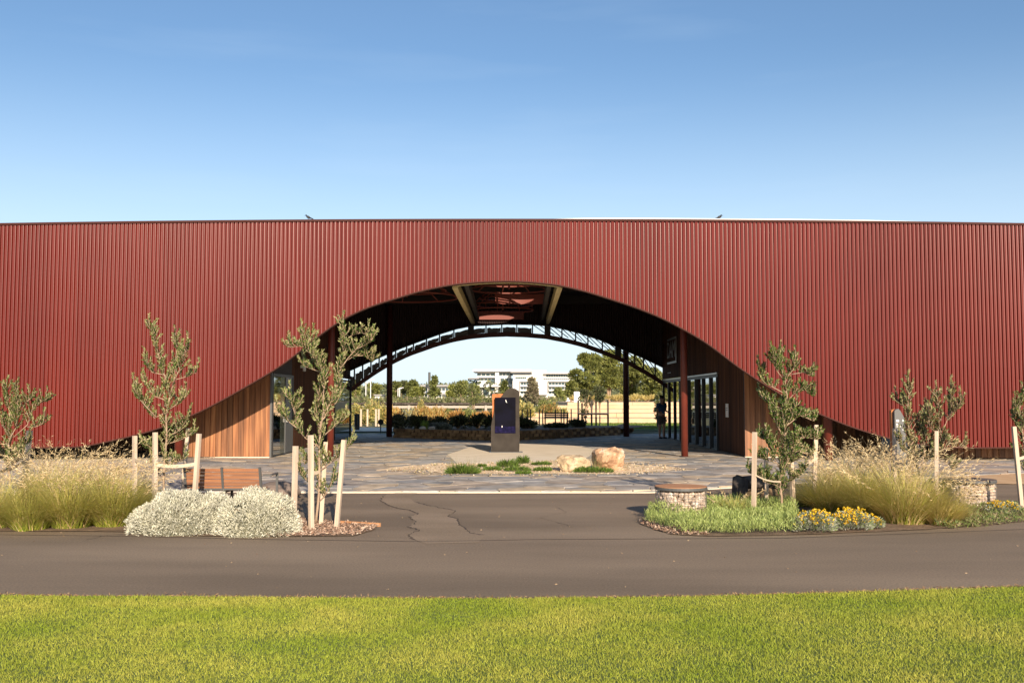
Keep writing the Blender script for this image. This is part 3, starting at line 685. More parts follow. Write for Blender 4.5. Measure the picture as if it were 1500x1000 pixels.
# ------------------------------------------------------------ boulders and sand bed plants
def boulder(px0,px1,ybase,ytop,m,label,seed,sq=.3,dep=1.0):
    g=G((px0+px1)/2,ybase-1); S=F/g.y; w=(px1-px0)/S; h=(ybase-ytop)/S
    o=rock('boulder',(g.x,g.y+w*.35,h*.45),(w*.56,w*.5*dep,h*.62),m,seed=seed,n=5,sq=sq); tag(o,label,'boulder'); return o
boulder(867,920,692,657,M['rock'],'large pinkish granite boulder on the right end of the sand bed',3,.2)
boulder(818,862,694,667,M['rockpale'],'low cream boulder left of the large pink boulder',8,.35)
boulder(903,930,634,623,M['rock'],'dark shaded boulder at the end of the stone garden wall',12)
def tuft(name,loc,r,h,nb,cols,label,cat='plant',bend=.8,wd=.008,grp=None,up=.5,m=None,tip=None):
    a=RN.uniform(0,2*math.pi,nb); rr=r*.35*np.sqrt(RN.random(nb)); base=np.stack([rr*np.cos(a),rr*np.sin(a),np.zeros(nb)],1)
    a2=a+RN.normal(0,.5,nb); tilt=RN.uniform(.0,1,nb)*up; dr=np.stack([np.cos(a2)*tilt,np.sin(a2)*tilt,np.ones(nb)],1)
    e=blades(name,base,dr,h*RN.uniform(.55,1.15,nb),np.full(nb,wd),bend*RN.uniform(.4,1.5,nb),cols,tipcol=tip); e.location=loc
    if label: tag(e,label,cat,grp)
    return e
def lowplant(px,yy,wpx,hpx,label,n=500,cols=((.10,.17,.03),(.16,.24,.04),(.07,.11,.02))):
    g=G(px,yy); S=F/g.y; w=wpx/S/2; h=hpx/S
    a=RN.uniform(0,2*math.pi,n); rr=np.sqrt(RN.random(n)); z=h*.5*RN.random(n)*(1-rr**2)
    pos=np.stack([rr*w*np.cos(a),rr*w*.8*np.sin(a),z],1); o=leaves('creeping_plant',pos,np.stack([np.cos(a)*.6,np.sin(a)*.6,RN.uniform(.2,1.2,n)],1),h*.55+.02,.018,[*cols])
    o.location=(g.x,g.y,.038); tag(o,label,'plant')
lowplant(678,696,42,16,'green grassy tuft at the left end of the sand bed',900)
for i,(a,b,w,h,l) in enumerate([(706,686,10,5,'tiny green plant beside the left tuft in the sand'),(721,691,24,7,'low flat plant left of centre in the sand bed'),(744,686,26,14,'pointed green plant below the pylon'),(757,692,36,9,'widest mat of green in front of the pylon'),(767,697,22,6,'small mat of green nearest the slab edge'),(766,681,11,14,'upright wispy plant below the right pylon corner'),(793,683,26,6,'thin green mat left of the cream boulder'),(795,692,24,7,'green mat in front of the cream boulder side'),(858,694,32,10,'green tuft under the cream boulder'),(880,694,34,9,'green plants in front of the large pink boulder')]):
    lowplant(a,b,w,h,l,420)
for px,yy,l in ((668,694,'wispy pale seed stems at the left of the sand tuft'),(692,694,'wispy pale seed stems at the right of the sand tuft'),(874,690,'thin green shoots against the pink boulder')):
    g=G(px,yy,.03); tuft('wispy_grass',g,.3,.42,60,[(.3,.27,.12),(.22,.22,.08)],l,bend=.5,wd=.006)

# ------------------------------------------------------------ grasses
GREEN=[(.34,.42,.05),(.5,.5,.08),(.2,.29,.03)]; STRAW=[(.82,.62,.3),(.9,.72,.42),(.6,.44,.2)]
def grass_clump(px,yb,r,h,nb,label,green=.6,seeds=60,lean=0.,grp=None):
    g=G(px,yb); e=empty('grass_clump',g); tag(e,label,'ornamental grass',grp)
    a=RN.uniform(0,2*math.pi,nb); rr=r*.4*np.sqrt(RN.random(nb)); base=np.stack([rr*np.cos(a),rr*np.sin(a),np.zeros(nb)],1)
    a2=a+RN.normal(0,.6,nb); tilt=RN.uniform(.05,1,nb)**.8*1.25; dr=np.stack([np.cos(a2)*tilt+lean,np.sin(a2)*tilt,np.ones(nb)],1)
    gm=RN.random((nb,1))<green; c=np.where(gm,mixcol(GREEN,nb),mixcol(STRAW,nb))
    blades('foliage',base,dr,h*RN.uniform(.7,1.2,nb),np.full(nb,.010),1.15*RN.uniform(.4,1.5,nb),c,e,tipcol=(.68,.6,.2),seg=5)
    if seeds:
        n=int(seeds*1.15); a=RN.uniform(0,2*math.pi,n); base=np.stack([r*.2*np.cos(a),r*.2*np.sin(a),np.zeros(n)],1); tilt=RN.uniform(.1,.7,n)
        dr=unit(np.stack([np.cos(a)*tilt+lean,np.sin(a)*tilt*.7,np.ones(n)],1)); L=h*RN.uniform(1.0,1.65,n)
        blades('seed_stem',base,dr,L,np.full(n,.0045),RN.uniform(.5,1.1,n),mixcol([(.6,.48,.27),(.5,.38,.2)],n),e,seg=5)
        # feathery heads as small leaves near tips, following the same arc
        hz=dr.copy(); hz[:,2]=0; hz=unit(hz); pos=[];drs=[]
        for i in range(n):
            p=base[i].copy(); d=dr[i].copy(); bend=.8
            P_=[p.copy()]
            for s in range(5):
                p=p+d*L[i]/5; d=d+hz[i]*bend/5-np.array([0,0,1])*bend/5*.9*(s/5+.2); d/=np.linalg.norm(d); P_.append(p.copy())
            for k in range(16):
                t=3.4+1.6*k/16; j=min(int(t),4); q=P_[j]+(P_[j+1]-P_[j])*(t-j); pos.append(q+RN.normal(0,.006,3)); drs.append(d+RN.normal(0,.5,3))
        leaves('seed_head',np.array(pos),np.array(drs),.055,.009,[(.7,.54,.3),(.56,.4,.2),(.8,.65,.4)],e,m=M['dry'])['kind']='stuff'
    return e
grass_clump(105,772,.55,0.85,2600,'big yellow green grass clump at the front left of the path edge',.75,70,.08)
grass_clump(165,770,.5,0.73,2200,'green arching grass clump touching the silver bushes',.8,50,.1)
grass_clump(45,775,.5,0.65,1800,'low greener grass clump near the left frame edge',.85,25,.05)
grass_clump(0,772,.45,0.73,1500,'grass clump cut by the left frame edge',.7,30,.05)
grass_clump(70,742,.55,.78,1700,'straw clump with red tinted seed heads right of the far left stake',.3,90,.18)
grass_clump(125,735,.5,.62,1500,'pale dry grass clump behind the green ones on the left',.12,70,.2)
grass_clump(185,738,.45,.56,1300,'bleached dry clump beside the left tree stakes',.08,60,.12)
grass_clump(-50,765,.6,.7,900,'grass clump just beyond the left frame edge',.6,30)
grass_clump(1325,766,.6,0.85,2700,'largest golden green clump right of the yellow flowers',.5,90,.02)
grass_clump(1270,758,.5,0.80,2000,'green and straw clump behind the yellow flowers',.55,70,.05)
grass_clump(1215,752,.42,0.73,1600,'narrow green clump behind the right tree stakes',.6,50,.02)
grass_clump(1378,768,.45,.5,1500,'leaning straw coloured clump by the right stake',.3,40,.1)
grass_clump(1235,728,.5,.7,1300,'dry grass clump below the red wall right of the staked tree',.12,90,.1)
grass_clump(1305,730,.5,.66,1300,'tall dry clump in front of the small dark sign',.1,90,0)
grass_clump(1360,735,.45,.5,1100,'fine dry clump left of the gabion seats',.1,50,0)
grass_clump(1180,742,.3,.4,700,'short green clump at the foot of the right staked tree',.7,15,0)
grass_clump(1075,757,.22,.36,0+500,'small green clump beside the dark log',.8,8,0)

# dense rounded bushes
def dome(name,px,yb,wpx,hpx,n,L,wd,cols,label,cat,core=(.2,.2,.15),up=.8,depth=.8,parts=True,zb=0):
    g=G(px,yb); S=F/(g.y); rx=wpx/2/S; rz=hpx/S; ry=rx*depth; c=Vector((g.x,g.y+ry*.8,zb))
    e=empty(name,c); tag(e,label,cat)
    th=RN.uniform(0,2*math.pi,n); u=RN.random(n)**.8; ph=np.arccos(u)
    nr=np.stack([np.sin(ph)*np.cos(th),np.sin(ph)*np.sin(th),np.cos(ph)],1)
    bum=np.array([1+.2*mn.noise(Vector(v)*2.2+Vector((px,0,0)))+.09*mn.noise(Vector(v)*9) for v in nr])*RN.uniform(.86,1.0,n)
    pos=nr*np.array([rx,ry,rz])*bum[:,None]
    dr=unit(nr*.9+RN.normal(0,.45,(n,3))+np.array([0,0,up*.5]))
    tone=np.array([1+.22*mn.noise(Vector(v)*5) for v in nr])[:,None]
    leaves('foliage',pos-dr*L*.5,dr,L,wd,mixcol(cols,n)*tone,e)
    k=MB(); 
    for i in range(9):
        a=2*math.pi*i/9; k.tube([(0,0,0),(rx*.4*math.cos(a),ry*.4*math.sin(a),rz*.5),(rx*.75*math.cos(a),ry*.75*math.sin(a),rz*.62)],[.012,.009,.004],5)
    k.build('stem',M['bark'],e)
    import bmesh
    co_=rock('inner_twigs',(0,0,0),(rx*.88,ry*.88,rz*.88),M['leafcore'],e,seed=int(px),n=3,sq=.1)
    return e
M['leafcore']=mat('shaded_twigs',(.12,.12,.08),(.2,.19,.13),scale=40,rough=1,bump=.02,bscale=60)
SIL=[(.72,.70,.56),(.80,.78,.64),(.55,.54,.4),(.76,.74,.6)]
dome('cushion_bush',248,785,155,62,17000,.036,.009,SIL,'silver cushion bush on the left touching the grass clumps','bush',depth=.7)
dome('cushion_bush',366,787,130,66,16000,.036,.009,SIL,'taller silver cushion bush on the right beside the mulch','bush',depth=.7)
dome('cushion_bush',306,782,90,58,7000,.036,.009,SIL,'middle silver cushion bush wedged between the two larger ones','bush',depth=.7)
# green ground cover
n=24000
pos=scatter_poly([(944,768),(952,755),(985,748),(1040,744),(1095,742),(1165,748),(1172,783),(1090,786),(1000,784)],n)
hgt=np.array([.12+.10*mn.noise(Vector((a*2.2,b*2.2,1)))+.05*mn.noise(Vector((a*7,b*7,1))) for a,b in pos[:,:2]])
qx=np.clip((G(1172,770).x-pos[:,0])*1.2,0,1)
pos[:,2]=hgt*RN.uniform(.25,1.25,n)
dr=np.stack([RN.normal(0,.45,n),RN.normal(-.1,.4,n),RN.uniform(.5,1.3,n)],1)
tag(leaves('ground_cover',pos,dr,.06,.0075,[(.3,.38,.1),(.42,.5,.15),(.18,.25,.06),(.5,.56,.2)]),'feathery light green ground cover round the foot of the gabion seat','ground cover',kind='stuff')
cpos=pos.copy(); 
# grey leaved plants with yellow flowers
def flowers(px,yb,wpx,hpx,label,nf=110,nl=1700):
    g=G(px,yb); S=F/g.y; w=wpx/2/S; h=hpx/S; e=empty('flowering_plant',(g.x,g.y+w*.5,0)); tag(e,label,'flowering plant')
    a=RN.uniform(0,2*math.pi,nl); rr=np.sqrt(RN.random(nl)); z=h*(.15+.7*RN.random(nl))*(1-.4*rr**2)
    leaves('foliage',np.stack([rr*w*np.cos(a),rr*w*.7*np.sin(a),z],1),np.stack([np.cos(a)*.8,np.sin(a)*.8,RN.uniform(.1,1,nl)],1),.045,.012,[(.42,.43,.36),(.5,.5,.42),(.2,.26,.1),(.26,.33,.12)],e)
    mb=MB()
    fl=[]
    for i in range(nf):
        a_=random.uniform(0,6.28); r_=math.sqrt(random.random()); p=Vector((r_*w*math.cos(a_),r_*w*.7*math.sin(a_),h*random.uniform(.5,1.0)*(1-.3*r_*r_)))
        fl.append(p)
        for k in range(7):
            d=Vector((random.gauss(0,1),random.gauss(0,1),random.gauss(.5,.8))).normalized()*.02; s=d.cross(Vector((random.gauss(0,1),random.gauss(0,1),1))).normalized()*.009
            mb.add([p,p+d*.5+s,p+d,p+d*.5-s],[(0,1,2,3)],random.choice([(.85,.58,.03),(.8,.5,.03),(.9,.66,.06)]))
    mb.build('flowers',M['dry'],e)['kind']='stuff'
flowers(1198,783,60,38,'yellow flowering grey leaved plant nearest the green ground cover')
flowers(1252,780,62,36,'yellow flowering plant under the largest golden grass clump',200)
flowers(1286,776,20,20,'small patch of yellow flowers right of the larger two',40,500)
flowers(1462,757,26,24,'yellow flowers beside the rightmost gabion seat',50,800)
flowers(1484,755,26,22,'yellow flowers at the foot of the far right stake',50,800)
n=4200; pos=scatter_poly([(1370,772),(1400,776),(1500,765),(1520,742),(1440,742),(1395,752)],n); pos[:,2]=RN.uniform(0,.09,n)
tag(leaves('ground_cover',pos,np.stack([RN.normal(0,.8,n),RN.normal(0,.8,n),RN.uniform(.1,1,n)],1),.055,.013,[(.14,.2,.05),(.22,.27,.08),(.3,.24,.13)]),'low dark green creeper below the right gabion seats','ground cover',kind='stuff')

# ------------------------------------------------------------ young staked trees
LGREEN=[(.09,.14,.025),(.13,.185,.035),(.05,.08,.018),(.19,.23,.06)]; PALE=[(.46,.43,.21),(.36,.37,.15),(.26,.3,.09)]
def ytree(name,d,branches,label,low=(0,0),shoots=7,dens=2.8,lcols=LGREEN,palefrac=.28,leafL=.042,r0=.018,sl=.2,spread=.6):
    base=P(*branches[0][0],d); base=Vector((base.x,d,0)); e=empty(name,base); tag(e,label,'tree')
    tr=MB(); br=MB(); pos=[];drs=[];cl=[];leafc=[]
    def run(b,i0):
        off=0; out=[]; dy=random.uniform(-.5,.5) if i0 else 0
        for k,(px,py) in enumerate(b):
            t=k/max(1,len(b)-1); p=P(px,py,d+dy*t*spread); p=p-base
            if i0==0 and k==0: p.z=0; 
            out.append(p)
        # refine with jitter
        o2=[out[0]]
        for a,c in zip(out,out[1:]):
            o2.append(a.lerp(c,.5)+Vector((random.gauss(0,.008),random.gauss(0,.01),0))); o2.append(c)
        return o2
    def shoot(p,dv,L,pale):
        q=[p]; dd=dv.normalized()
        for _ in range(4): q.append(q[-1]+dd*L/4); dd=(dd+Vector((random.gauss(0,.1),random.gauss(0,.1),.16))).normalized()
        br.tube(q,[.006,.0055,.005,.004,.003],5)
        nl=int(L/.0040)
        for i in range(nl):
            t=(i/nl)**.8; j=min(int(t*4),3); c=q[j].lerp(q[j+1],t*4-j); ax=(q[j+1]-q[j]).normalized()
            rnd=Vector((random.gauss(0,1),random.gauss(0,1),random.gauss(0,1))); pr=(rnd-ax*rnd.dot(ax)).normalized()
            pos.append(c); drs.append(pr*.75+ax*(.7+.5*t)); pl=t>.55 and random.random()<pale*2.2
            leafc.append(random.choice(PALE) if pl else tuple(a*random.uniform(.5,1)+b*0 for a,b in zip(random.choice(lcols),(0,0,0))))
    for i,b in enumerate(branches):
        pts=run(b,i); k=len(pts)
        rad=[(r0 if i==0 else r0*.42)*(1-.78*j/(k-1)) for j in range(k)]
        (tr if i==0 else br).tube(pts,rad,7)
        L=sum((y-x).length for x,y in zip(pts,pts[1:])); ns=max(3,int(L*shoots*2.3*dens)); st=low[0] if i==0 else .25
        for s in range(ns):
            t=st+(1-st)*(s+random.random())/ns; j=min(int(t*(k-1)),k-2); c=pts[j].lerp(pts[j+1],t*(k-1)-j); ax=(pts[j+1]-pts[j]).normalized()
            a=random.uniform(0,6.28); dv=Vector((math.cos(a),math.sin(a),random.uniform(.5,1.6)))+ax*.5
            shoot(c,dv,sl*random.uniform(.55,1.3)*(1-.25*t),palefrac)
        ax=(pts[-1]-pts[-2]); shoot(pts[-1],ax+Vector((0,0,.3)),sl*1.1,palefrac)
    tr.build('trunk',M['bark'],e,True); br.build('branches',M['bark'],e,True)
    leaves('foliage',np.array([tuple(p) for p in pos]),np.array([tuple(p) for p in drs]),leafL,.0125,np.array(leafc),e)
    return e
ytree('young_tree',12.85,[
 [(462,776),(466,735),(468,690),(468,650),(470,618),(478,605),(485,589),(495,560),(498,541),(503,521),(505,500),(503,478)],
 [(498,541),(510,524),(522,511),(534,506),(543,500)],[(505,500),(517,490),(529,487),(538,492)],[(500,535),(519,521),(534,521),(546,530)],
 [(468,640),(474,600),(475,565),(473,550),(466,531),(456,518),(442,507),(424,509)],[(466,531),(460,515),(458,498)],[(456,518),(448,500),(442,490)],[(470,545),(455,540),(445,535)],
 [(468,655),(448,642),(434,626),(432,606),(437,592)],[(434,626),(418,612),(408,603)],[(432,606),(428,590),(425,583)],
 [(468,640),(463,612),(466,590),(468,575)],[(480,605),(492,590),(499,570)],[(472,640),(490,625),(504,615)],[(468,690),(488,675),(512,650)],[(467,720),(450,705),(440,690)],[(467,735),(480,720),(488,700)],[(464,650),(452,668),(446,680)]],
 'tallest young tree with bare twisting stems in front of the left arch column',low=(.12,),shoots=5,palefrac=.32,sl=.19)
ytree('young_tree',14.1,[
 [(240,752),(240,724),(241,675),(244,640),(243,605),(249,579),(241,549),(232,520),(224,492),(219,480)],
 [(249,579),(256,549),(259,513),(257,498)],[(252,565),(269,529),(274,508)],[(256,556),(272,552),(287,546)],[(241,605),(226,612),(211,594),(198,568)],[(228,610),(205,585),(200,575)],
 [(242,640),(259,633),(270,620),(276,612)],[(243,650),(262,645),(281,636)],[(241,665),(222,658),(209,652)],[(241,690),(255,680),(268,672)],[(240,549),(222,545),(213,530)],[(246,600),(262,590),(272,580)],[(240,700),(228,690),(222,680)],[(241,585),(225,580),(214,560)]],
 'slim young tree in front of the red wall between the left stakes',low=(.2,),shoots=5,sl=.19,palefrac=.3)
ytree('young_tree',13.95,[
 [(1145,757),(1145,728),(1142,704),(1147,668),(1150,635),(1147,611),(1153,581),(1147,545),(1142,520)],
 [(1147,575),(1122,562),(1112,540)],[(1147,555),(1134,535),(1132,519)],[(1150,560),(1162,541),(1165,525)],[(1160,548),(1177,545),(1188,551)],[(1152,590),(1165,575),(1180,570),(1192,581)],
 [(1150,600),(1130,592),(1114,581)],[(1150,625),(1171,608),(1192,617)],[(1150,650),(1180,640),(1198,644)],[(1147,668),(1170,660),(1188,668)],[(1148,650),(1125,645),(1113,640)],[(1145,680),(1120,672),(1108,670)],
 [(1143,704),(1118,698),(1099,692)],[(1143,710),(1165,700),(1178,690)],[(1148,640),(1135,615),(1128,600)],[(1148,630),(1160,610),(1166,595)],[(1145,690),(1130,660),(1122,640)],[(1146,690),(1160,665),(1166,640)],[(1144,700),(1155,680),(1168,672)],[(1144,715),(1130,708),(1118,705)]],
 'densest young tree with bright green tufts between the right stakes',low=(.12,),shoots=8,sl=.17,palefrac=.12,lcols=[(.11,.18,.03),(.17,.25,.045),(.06,.10,.022)])
ytree('young_tree',14.9,[
 [(1350,742),(1348,700),(1338,670),(1333,644),(1328,608),(1331,584),(1331,563)],[(1346,700),(1372,670),(1380,644),(1375,608),(1372,580)],[(1380,630),(1388,613),(1394,592),(1393,571)],
 [(1388,613),(1400,600),(1407,588)],[(1330,600),(1320,592),(1315,588)],[(1335,630),(1349,610),(1362,597)],[(1375,660),(1395,655),(1411,654)],[(1340,670),(1322,660),(1318,645)],[(1350,680),(1356,650),(1352,625)],[(1345,690),(1362,668),(1366,640)],[(1372,670),(1390,680),(1395,690)],[(1336,650),(1345,635),(1350,620)],[(1378,640),(1362,625),(1360,610)]],
 'bushy two stemmed young tree in front of the red wall at right',low=(.25,),shoots=5,sl=.2,palefrac=.3,lcols=[(.10,.13,.04),(.14,.16,.06),(.18,.11,.05)])
ytree('young_tree',14.6,[
 [(14,745),(14,700),(12,660),(13,630),(14,608),(12,588),(9,572)],[(13,650),(24,625),(28,600),(26,575)],[(20,640),(40,622),(47,600),(60,588),(67,588)],[(40,625),(52,625),(63,620)],[(13,640),(0,615),(-8,600)],[(14,660),(30,655),(42,645)],[(14,670),(-2,655),(-12,650)],[(26,610),(38,590),(42,585)],[(14,690),(24,675),(32,668)]],
 'young tree partly cut off at the left frame edge',low=(.2,),shoots=5,sl=.2,palefrac=.15)
ytree('young_tree',14.8,[
 [(1506,745),(1504,700),(1500,650),(1496,620),(1493,595),(1498,575)],[(1500,640),(1488,620),(1484,605)],[(1500,660),(1520,630),(1525,590)],[(1500,620),(1490,600),(1487,590)],[(1502,680),(1490,665),(1487,655)]],
 'young tree mostly outside the right frame edge',low=(.2,),shoots=5,sl=.15,palefrac=.2)
# stakes
def stake(bx,by,tx,ty_,label,w=.04):
    b=G(bx,by); t=P(tx,ty_,b.y+random.uniform(-.03,.03)); e=MB()
    v=(t-b); m=MB().beam((0,0,-.0),tuple(v),w,w); o=m.build('timber_stake',M['stake']); o.location=b; tag(o,label,'stake'); return b,t
ST={}
for key,a in {
 'a':(430,772,433,653,'short round topped stake at the far left of the tallest tree'),
 'b':(456,777,455,637,'whitest stake in front of the tallest tree trunk'),
 'c':(470,768,477,647,'back stake behind the tallest tree trunk'),
 'd':(493,774,504,644,'stake leaning right beside the tallest tree'),
 'e':(197,746,197.5,638,'leftmost stake of the slim left tree'),
 'f':(227,757,227.3,633,'stake standing before the slim left tree trunk'),
 'g':(283,757,291.6,635,'stake leaning right in front of the slatted bench'),
 'h':(266,738,275.5,627,'grey back stake between slim left tree and bench'),
 'i':(1104,757,1105.6,632.6,'left stake of the dense right tree beside the dark log'),
 'j':(1162.6,752,1156.6,638,'middle stake leaning left before the dense right tree'),
 'k':(1192,750,1195.6,622,'right stake of the dense right tree'),
 'l':(1123,745,1122,655,'shaded back stake of the dense right tree'),
 'm':(32,735,43.6,630.5,'thick leaning stake right of the far left tree'),
 'n':(1311,735,1310.5,627,'stake in front of the small dark sign'),
 'o':(1372,748,1372,631,'stake left of the gabion seats'),
 'p':(1497,750,1485,624.5,'stake leaning at the far right frame edge'),
 'q':(4,752,-12,632,'stake beyond the far left tree')}.items():
    ST[key]=stake(*a,w=.07 if key=='m' else .052)
def strapf(a,ta,b,tb,label,w=.045):
    p=ST[a][0].lerp(ST[a][1],ta); q=ST[b][0].lerp(ST[b][1],tb) if isinstance(b,str) else b
    dirn=(q-p); n_=Vector((0,0,1)); mb=MB(); o0=Vector((0,-.024,0)); k=6; vs=[]
    for i in range(k+1):
        c=p.lerp(q,i/k)+o0-Vector((0,0,.03*math.sin(math.pi*i/k)))-p
        for dz,dy in ((-w/2,0),(w/2,0),(w/2,.005),(-w/2,.005)): vs.append(c+Vector((0,dy,dz)))
    mb.add(vs,[(4*i+j,4*i+(j+1)%4,4*i+4+(j+1)%4,4*i+4+j) for i in range(k) for j in range(4)]+[(0,1,2,3),(4*k+3,4*k+2,4*k+1,4*k)])
    o=mb.build('tree_tie',M['strap']); o.location=p; tag(o,label,'tree tie')
strapf('e',.68,'f',.62,'pale tie between the two left stakes of the slim tree')
strapf('f',.62,'g',.64,'wide pale tie running right to the stake by the bench')
strapf('b',.64,Vector((P(468,690,12.5))),0,'short tie holding the tallest tree to its white stake')
strapf('j',.55,'k',.62,'slanting pale tie between middle and right stakes of the dense tree')
strapf('i',.5,Vector(P(1143,705,13.5)),0,'brown tie from the left stake to the dense tree trunk',.02)
strapf('n',.52,Vector(P(1345,672,14.9)),0,'tie from the stake by the dark sign to the bushy tree')
strapf('m',.58,'q',.5,'tie crossing the far left tree behind its stake')
strapf('p',.62,Vector((P(1520,655,14.8))),0,'short tie at the far right stake')

# ------------------------------------------------------------ bench
YB=14.6
def bp(px,py_,Y=YB): return P(px,py_,Y)
bt=bp(268,683); bb=bp(268,723)
be=empty('bench',(bp(330,700).x,YB,0)); tag(be,'timber slatted park bench with grey steel frame seen from behind','bench')
x0=bp(270,700).x-be.location.x; x1=bp(383,700).x-be.location.x; zt=bp(330,684).z
ns=6
for i in range(ns):
    z=zt-.02-i*.052; y=-.03+ .012*i
    o=MB().box(x0+.03,x1-.03,y,y+.025,z-.044,z).build('slat',M['slat'],be)
for i in range(5):
    MB().box(x0+.03,x1-.03,.08+i*.085,.15+i*.085,.27,.295).build('slat',M['slat'],be)
for xx in (x0,(x0+x1)/2-.02,x1-.03):
    MB().beam((xx+.015,-.05,zt),(xx+.015,.05,.29),.035,.03).beam((xx+.015,.05,.27),(xx+.015,.05,0.02),.035,.03).build('leg',M['steel_grey'],be)
    MB().beam((xx+.015,.5,.27),(xx+.015,.5,0.02),.035,.03).beam((xx+.015,.05,.25),(xx+.015,.5,.25),.035,.03).build('leg',M['steel_grey'],be)
MB().box(x0,x1,.0,.03,.285,.30+.01).build('seat_rail',M['steel_grey'],be)
MB().beam((x1+.11,.1,zt-.12),(x1+.11,.5,zt-.12),.035,.02).beam((x1+.11,.5,zt-.12),(x1+.11,.5,.02),.035,.02).beam((x1,.1,zt-.12),(x1+.11,.1,zt-.12),.02,.02).build('armrest',M['steel_grey'],be)
g=G(429,758); o=MB().box(-.03,.03,-.02,.02,0,.46).build('marker_post',M['steel_dark']); o.location=g; tag(o,'black square post between the silver bush and the tallest tree','post')
g=P(412,711,16.2); o=rock('fallen_log',(g.x,16.2,.13),(.42,.17,.15),M['greytimber'],seed=31,n=3,sq=.15); tag(o,'low weathered brown log lying behind the silver bush','log')

# ------------------------------------------------------------ gabion seats
gst=[]
import bmesh
for sd in range(6):
    rr=random.Random(sd); bm=bmesh.new(); bmesh.ops.create_icosphere(bm,subdivisions=1,radius=1)
    for v in bm.verts: v.co=Vector((v.co.x*rr.uniform(.8,1.15),v.co.y*rr.uniform(.8,1.1),v.co.z*rr.uniform(.8,1.15)))
    me=bpy.data.meshes.new('stone'); bm.to_mesh(me); bm.free(); me.materials.append(M['gstone']); gst.append(me)
def gabion(g,r,h,lidm,label,n_around=24,rows=7,rlid=1.1,full=True):
    e=empty('gabion_seat',g); tag(e,label,'seat')
    MB().tube([(0,0,.02),(0,0,h-.03)],r-.05,20).build('stone_core',M['soil'],e)
    for j in range(rows):
        n=n_around
        for i in range(n):
            a=2*math.pi*(i+.5*(j%2)+random.uniform(-.25,.25))/n
            if not full and math.sin(a)>.25: continue
            s=2*math.pi*r/n*.60; o=bpy.data.objects.new('stone',random.choice(gst)); k=random.uniform(.8,1.25)
            o.location=((r-.035)*math.cos(a),(r-.035)*math.sin(a),(j+.5+random.uniform(-.15,.15))*(h-.05)/rows)
            o.scale=(s*k*1.05,.035,(h/rows)*.62*random.uniform(.85,1.25)); o.rotation_euler=(random.uniform(-.3,.3),random.uniform(-.7,.7),a+math.pi/2); link(o,e)
    w=MB()
    for i in range(44):
        a=2*math.pi*i/44; w.tube([((r+.008)*math.cos(a),(r+.008)*math.sin(a),.01),((r+.008)*math.cos(a),(r+.008)*math.sin(a),h-.02)],.002,4)
    for j in range(9):
        z=.01+(h-.03)*j/8; w.tube([((r+.009)*math.cos(2*math.pi*i/36),(r+.009)*math.sin(2*math.pi*i/36),z) for i in range(37)],.002,4,cap=False)
    w.build('wire_mesh',M['wire'],e)
    MB().tube([(0,0,h-.015),(0,0,h+.02)],r*rlid,40).build('seat_rim',M['steel_grey'],e)
    MB().tube([(0,0,h+.0201),(0,0,h+.027)],r*rlid*.985,40).build('seat_top',lidm,e)
    return e
g=G(997.5,762); gy=g.y+.33
gb=gabion(Vector((P(997.5,740,gy).x,gy,0)),.335,.40,M['lid'],'round gabion seat with orange timber top beside the green ground cover',26,7,1.06,False)
gabion(Vector((P(1424,735,15.2).x,15.2,0)),.33,.37,M['greytimber'],'round gabion seat with dark weathered top, rightmost of the two',24,6,1.06,False)
gabion(Vector((P(1383,735,15.6).x,15.6,0)),.2,.34,M['greytimber'],'smaller gabion seat tucked behind the right stake',14,6,1.06,False)
# near-black log at right of asphalt
YL=15.4; q0=P(1084,735,YL); q1=P(1150,730,YL+.3)
lg=empty('log_bench',(q0.x,YL,0)); tag(lg,'dark log standing beside the left stake of the dense tree','log')
pts=[Vector((0,0,0.02)),Vector((.0,.0,.2)),Vector((.01,0,.4)),Vector((.02,0,.43))]; MB().tube(pts,[.12,.125,.12,.07],12).build('upright_log',M['log'],lg,True)
MB().tube([(.05,.05,.32),(.3,.1,.33),(.75,.2,.31)],[.10,.11,.10],12).build('lying_log',M['log'],lg,True)
rock('stone_infill',(.4,.14,.12),(.3,.12,.14),M['wstone'],lg,seed=4,n=2)

# ------------------------------------------------------------ stone garden wall at the rear
wlb=[(577,641.5),(600,642.3),(640,643.5),(680,644.6),(720,645.6),(760,645.6),(800,643.6),(850,640.8),(909,637.8)]
wp=[G(*p) for p in wlb]
gw=empty('garden_wall',wp[4]); tag(gw,'low curved wall of rough brown stone in the shade behind the pylon','wall')
hh=.40
def wall_pt(t):
    t=t*(len(wp)-1); i=min(int(t),len(wp)-2); return wp[i].lerp(wp[i+1],t-i), (wp[i+1]-wp[i]).normalized()
core=MB(); back=[p+Vector((0,.3,0)) for p in wp]
core.slab([(p.x,p.y+.06) for p in wp]+[(p.x,p.y) for p in back[::-1]],0,hh-.03)
o=core.build('wall_core',M['soil'],gw); o.location=-gw.location
N=34
for row in range(3):
    for i in range(N):
        t0=(i+.5*(row%2)*1)/N; t=min(.995,t0+.5/N); p,tv=wall_pt(t); L=9.3/N
        m=MB(); w=L*random.uniform(.42,.49); z0=row*hh/3+.006; z1=(row+1)*hh/3-.006+random.uniform(-.01,.012); dpt=random.uniform(.0,.05)
        m.slab([(-w,-dpt),(w*.9,-dpt*random.uniform(.3,1)),(w,.18),(-w,.18)],z0,z1)
        o=m.build('stone',M['wstone'],gw); o.location=p-gw.location; o.rotation_euler=(0,0,math.atan2(tv.y,tv.x))
poly_sheet('planter_soil',[(p.x,p.y+.2) for p in wp]+[(7.2,50),(-5.2,50)],.3,M['soil'])

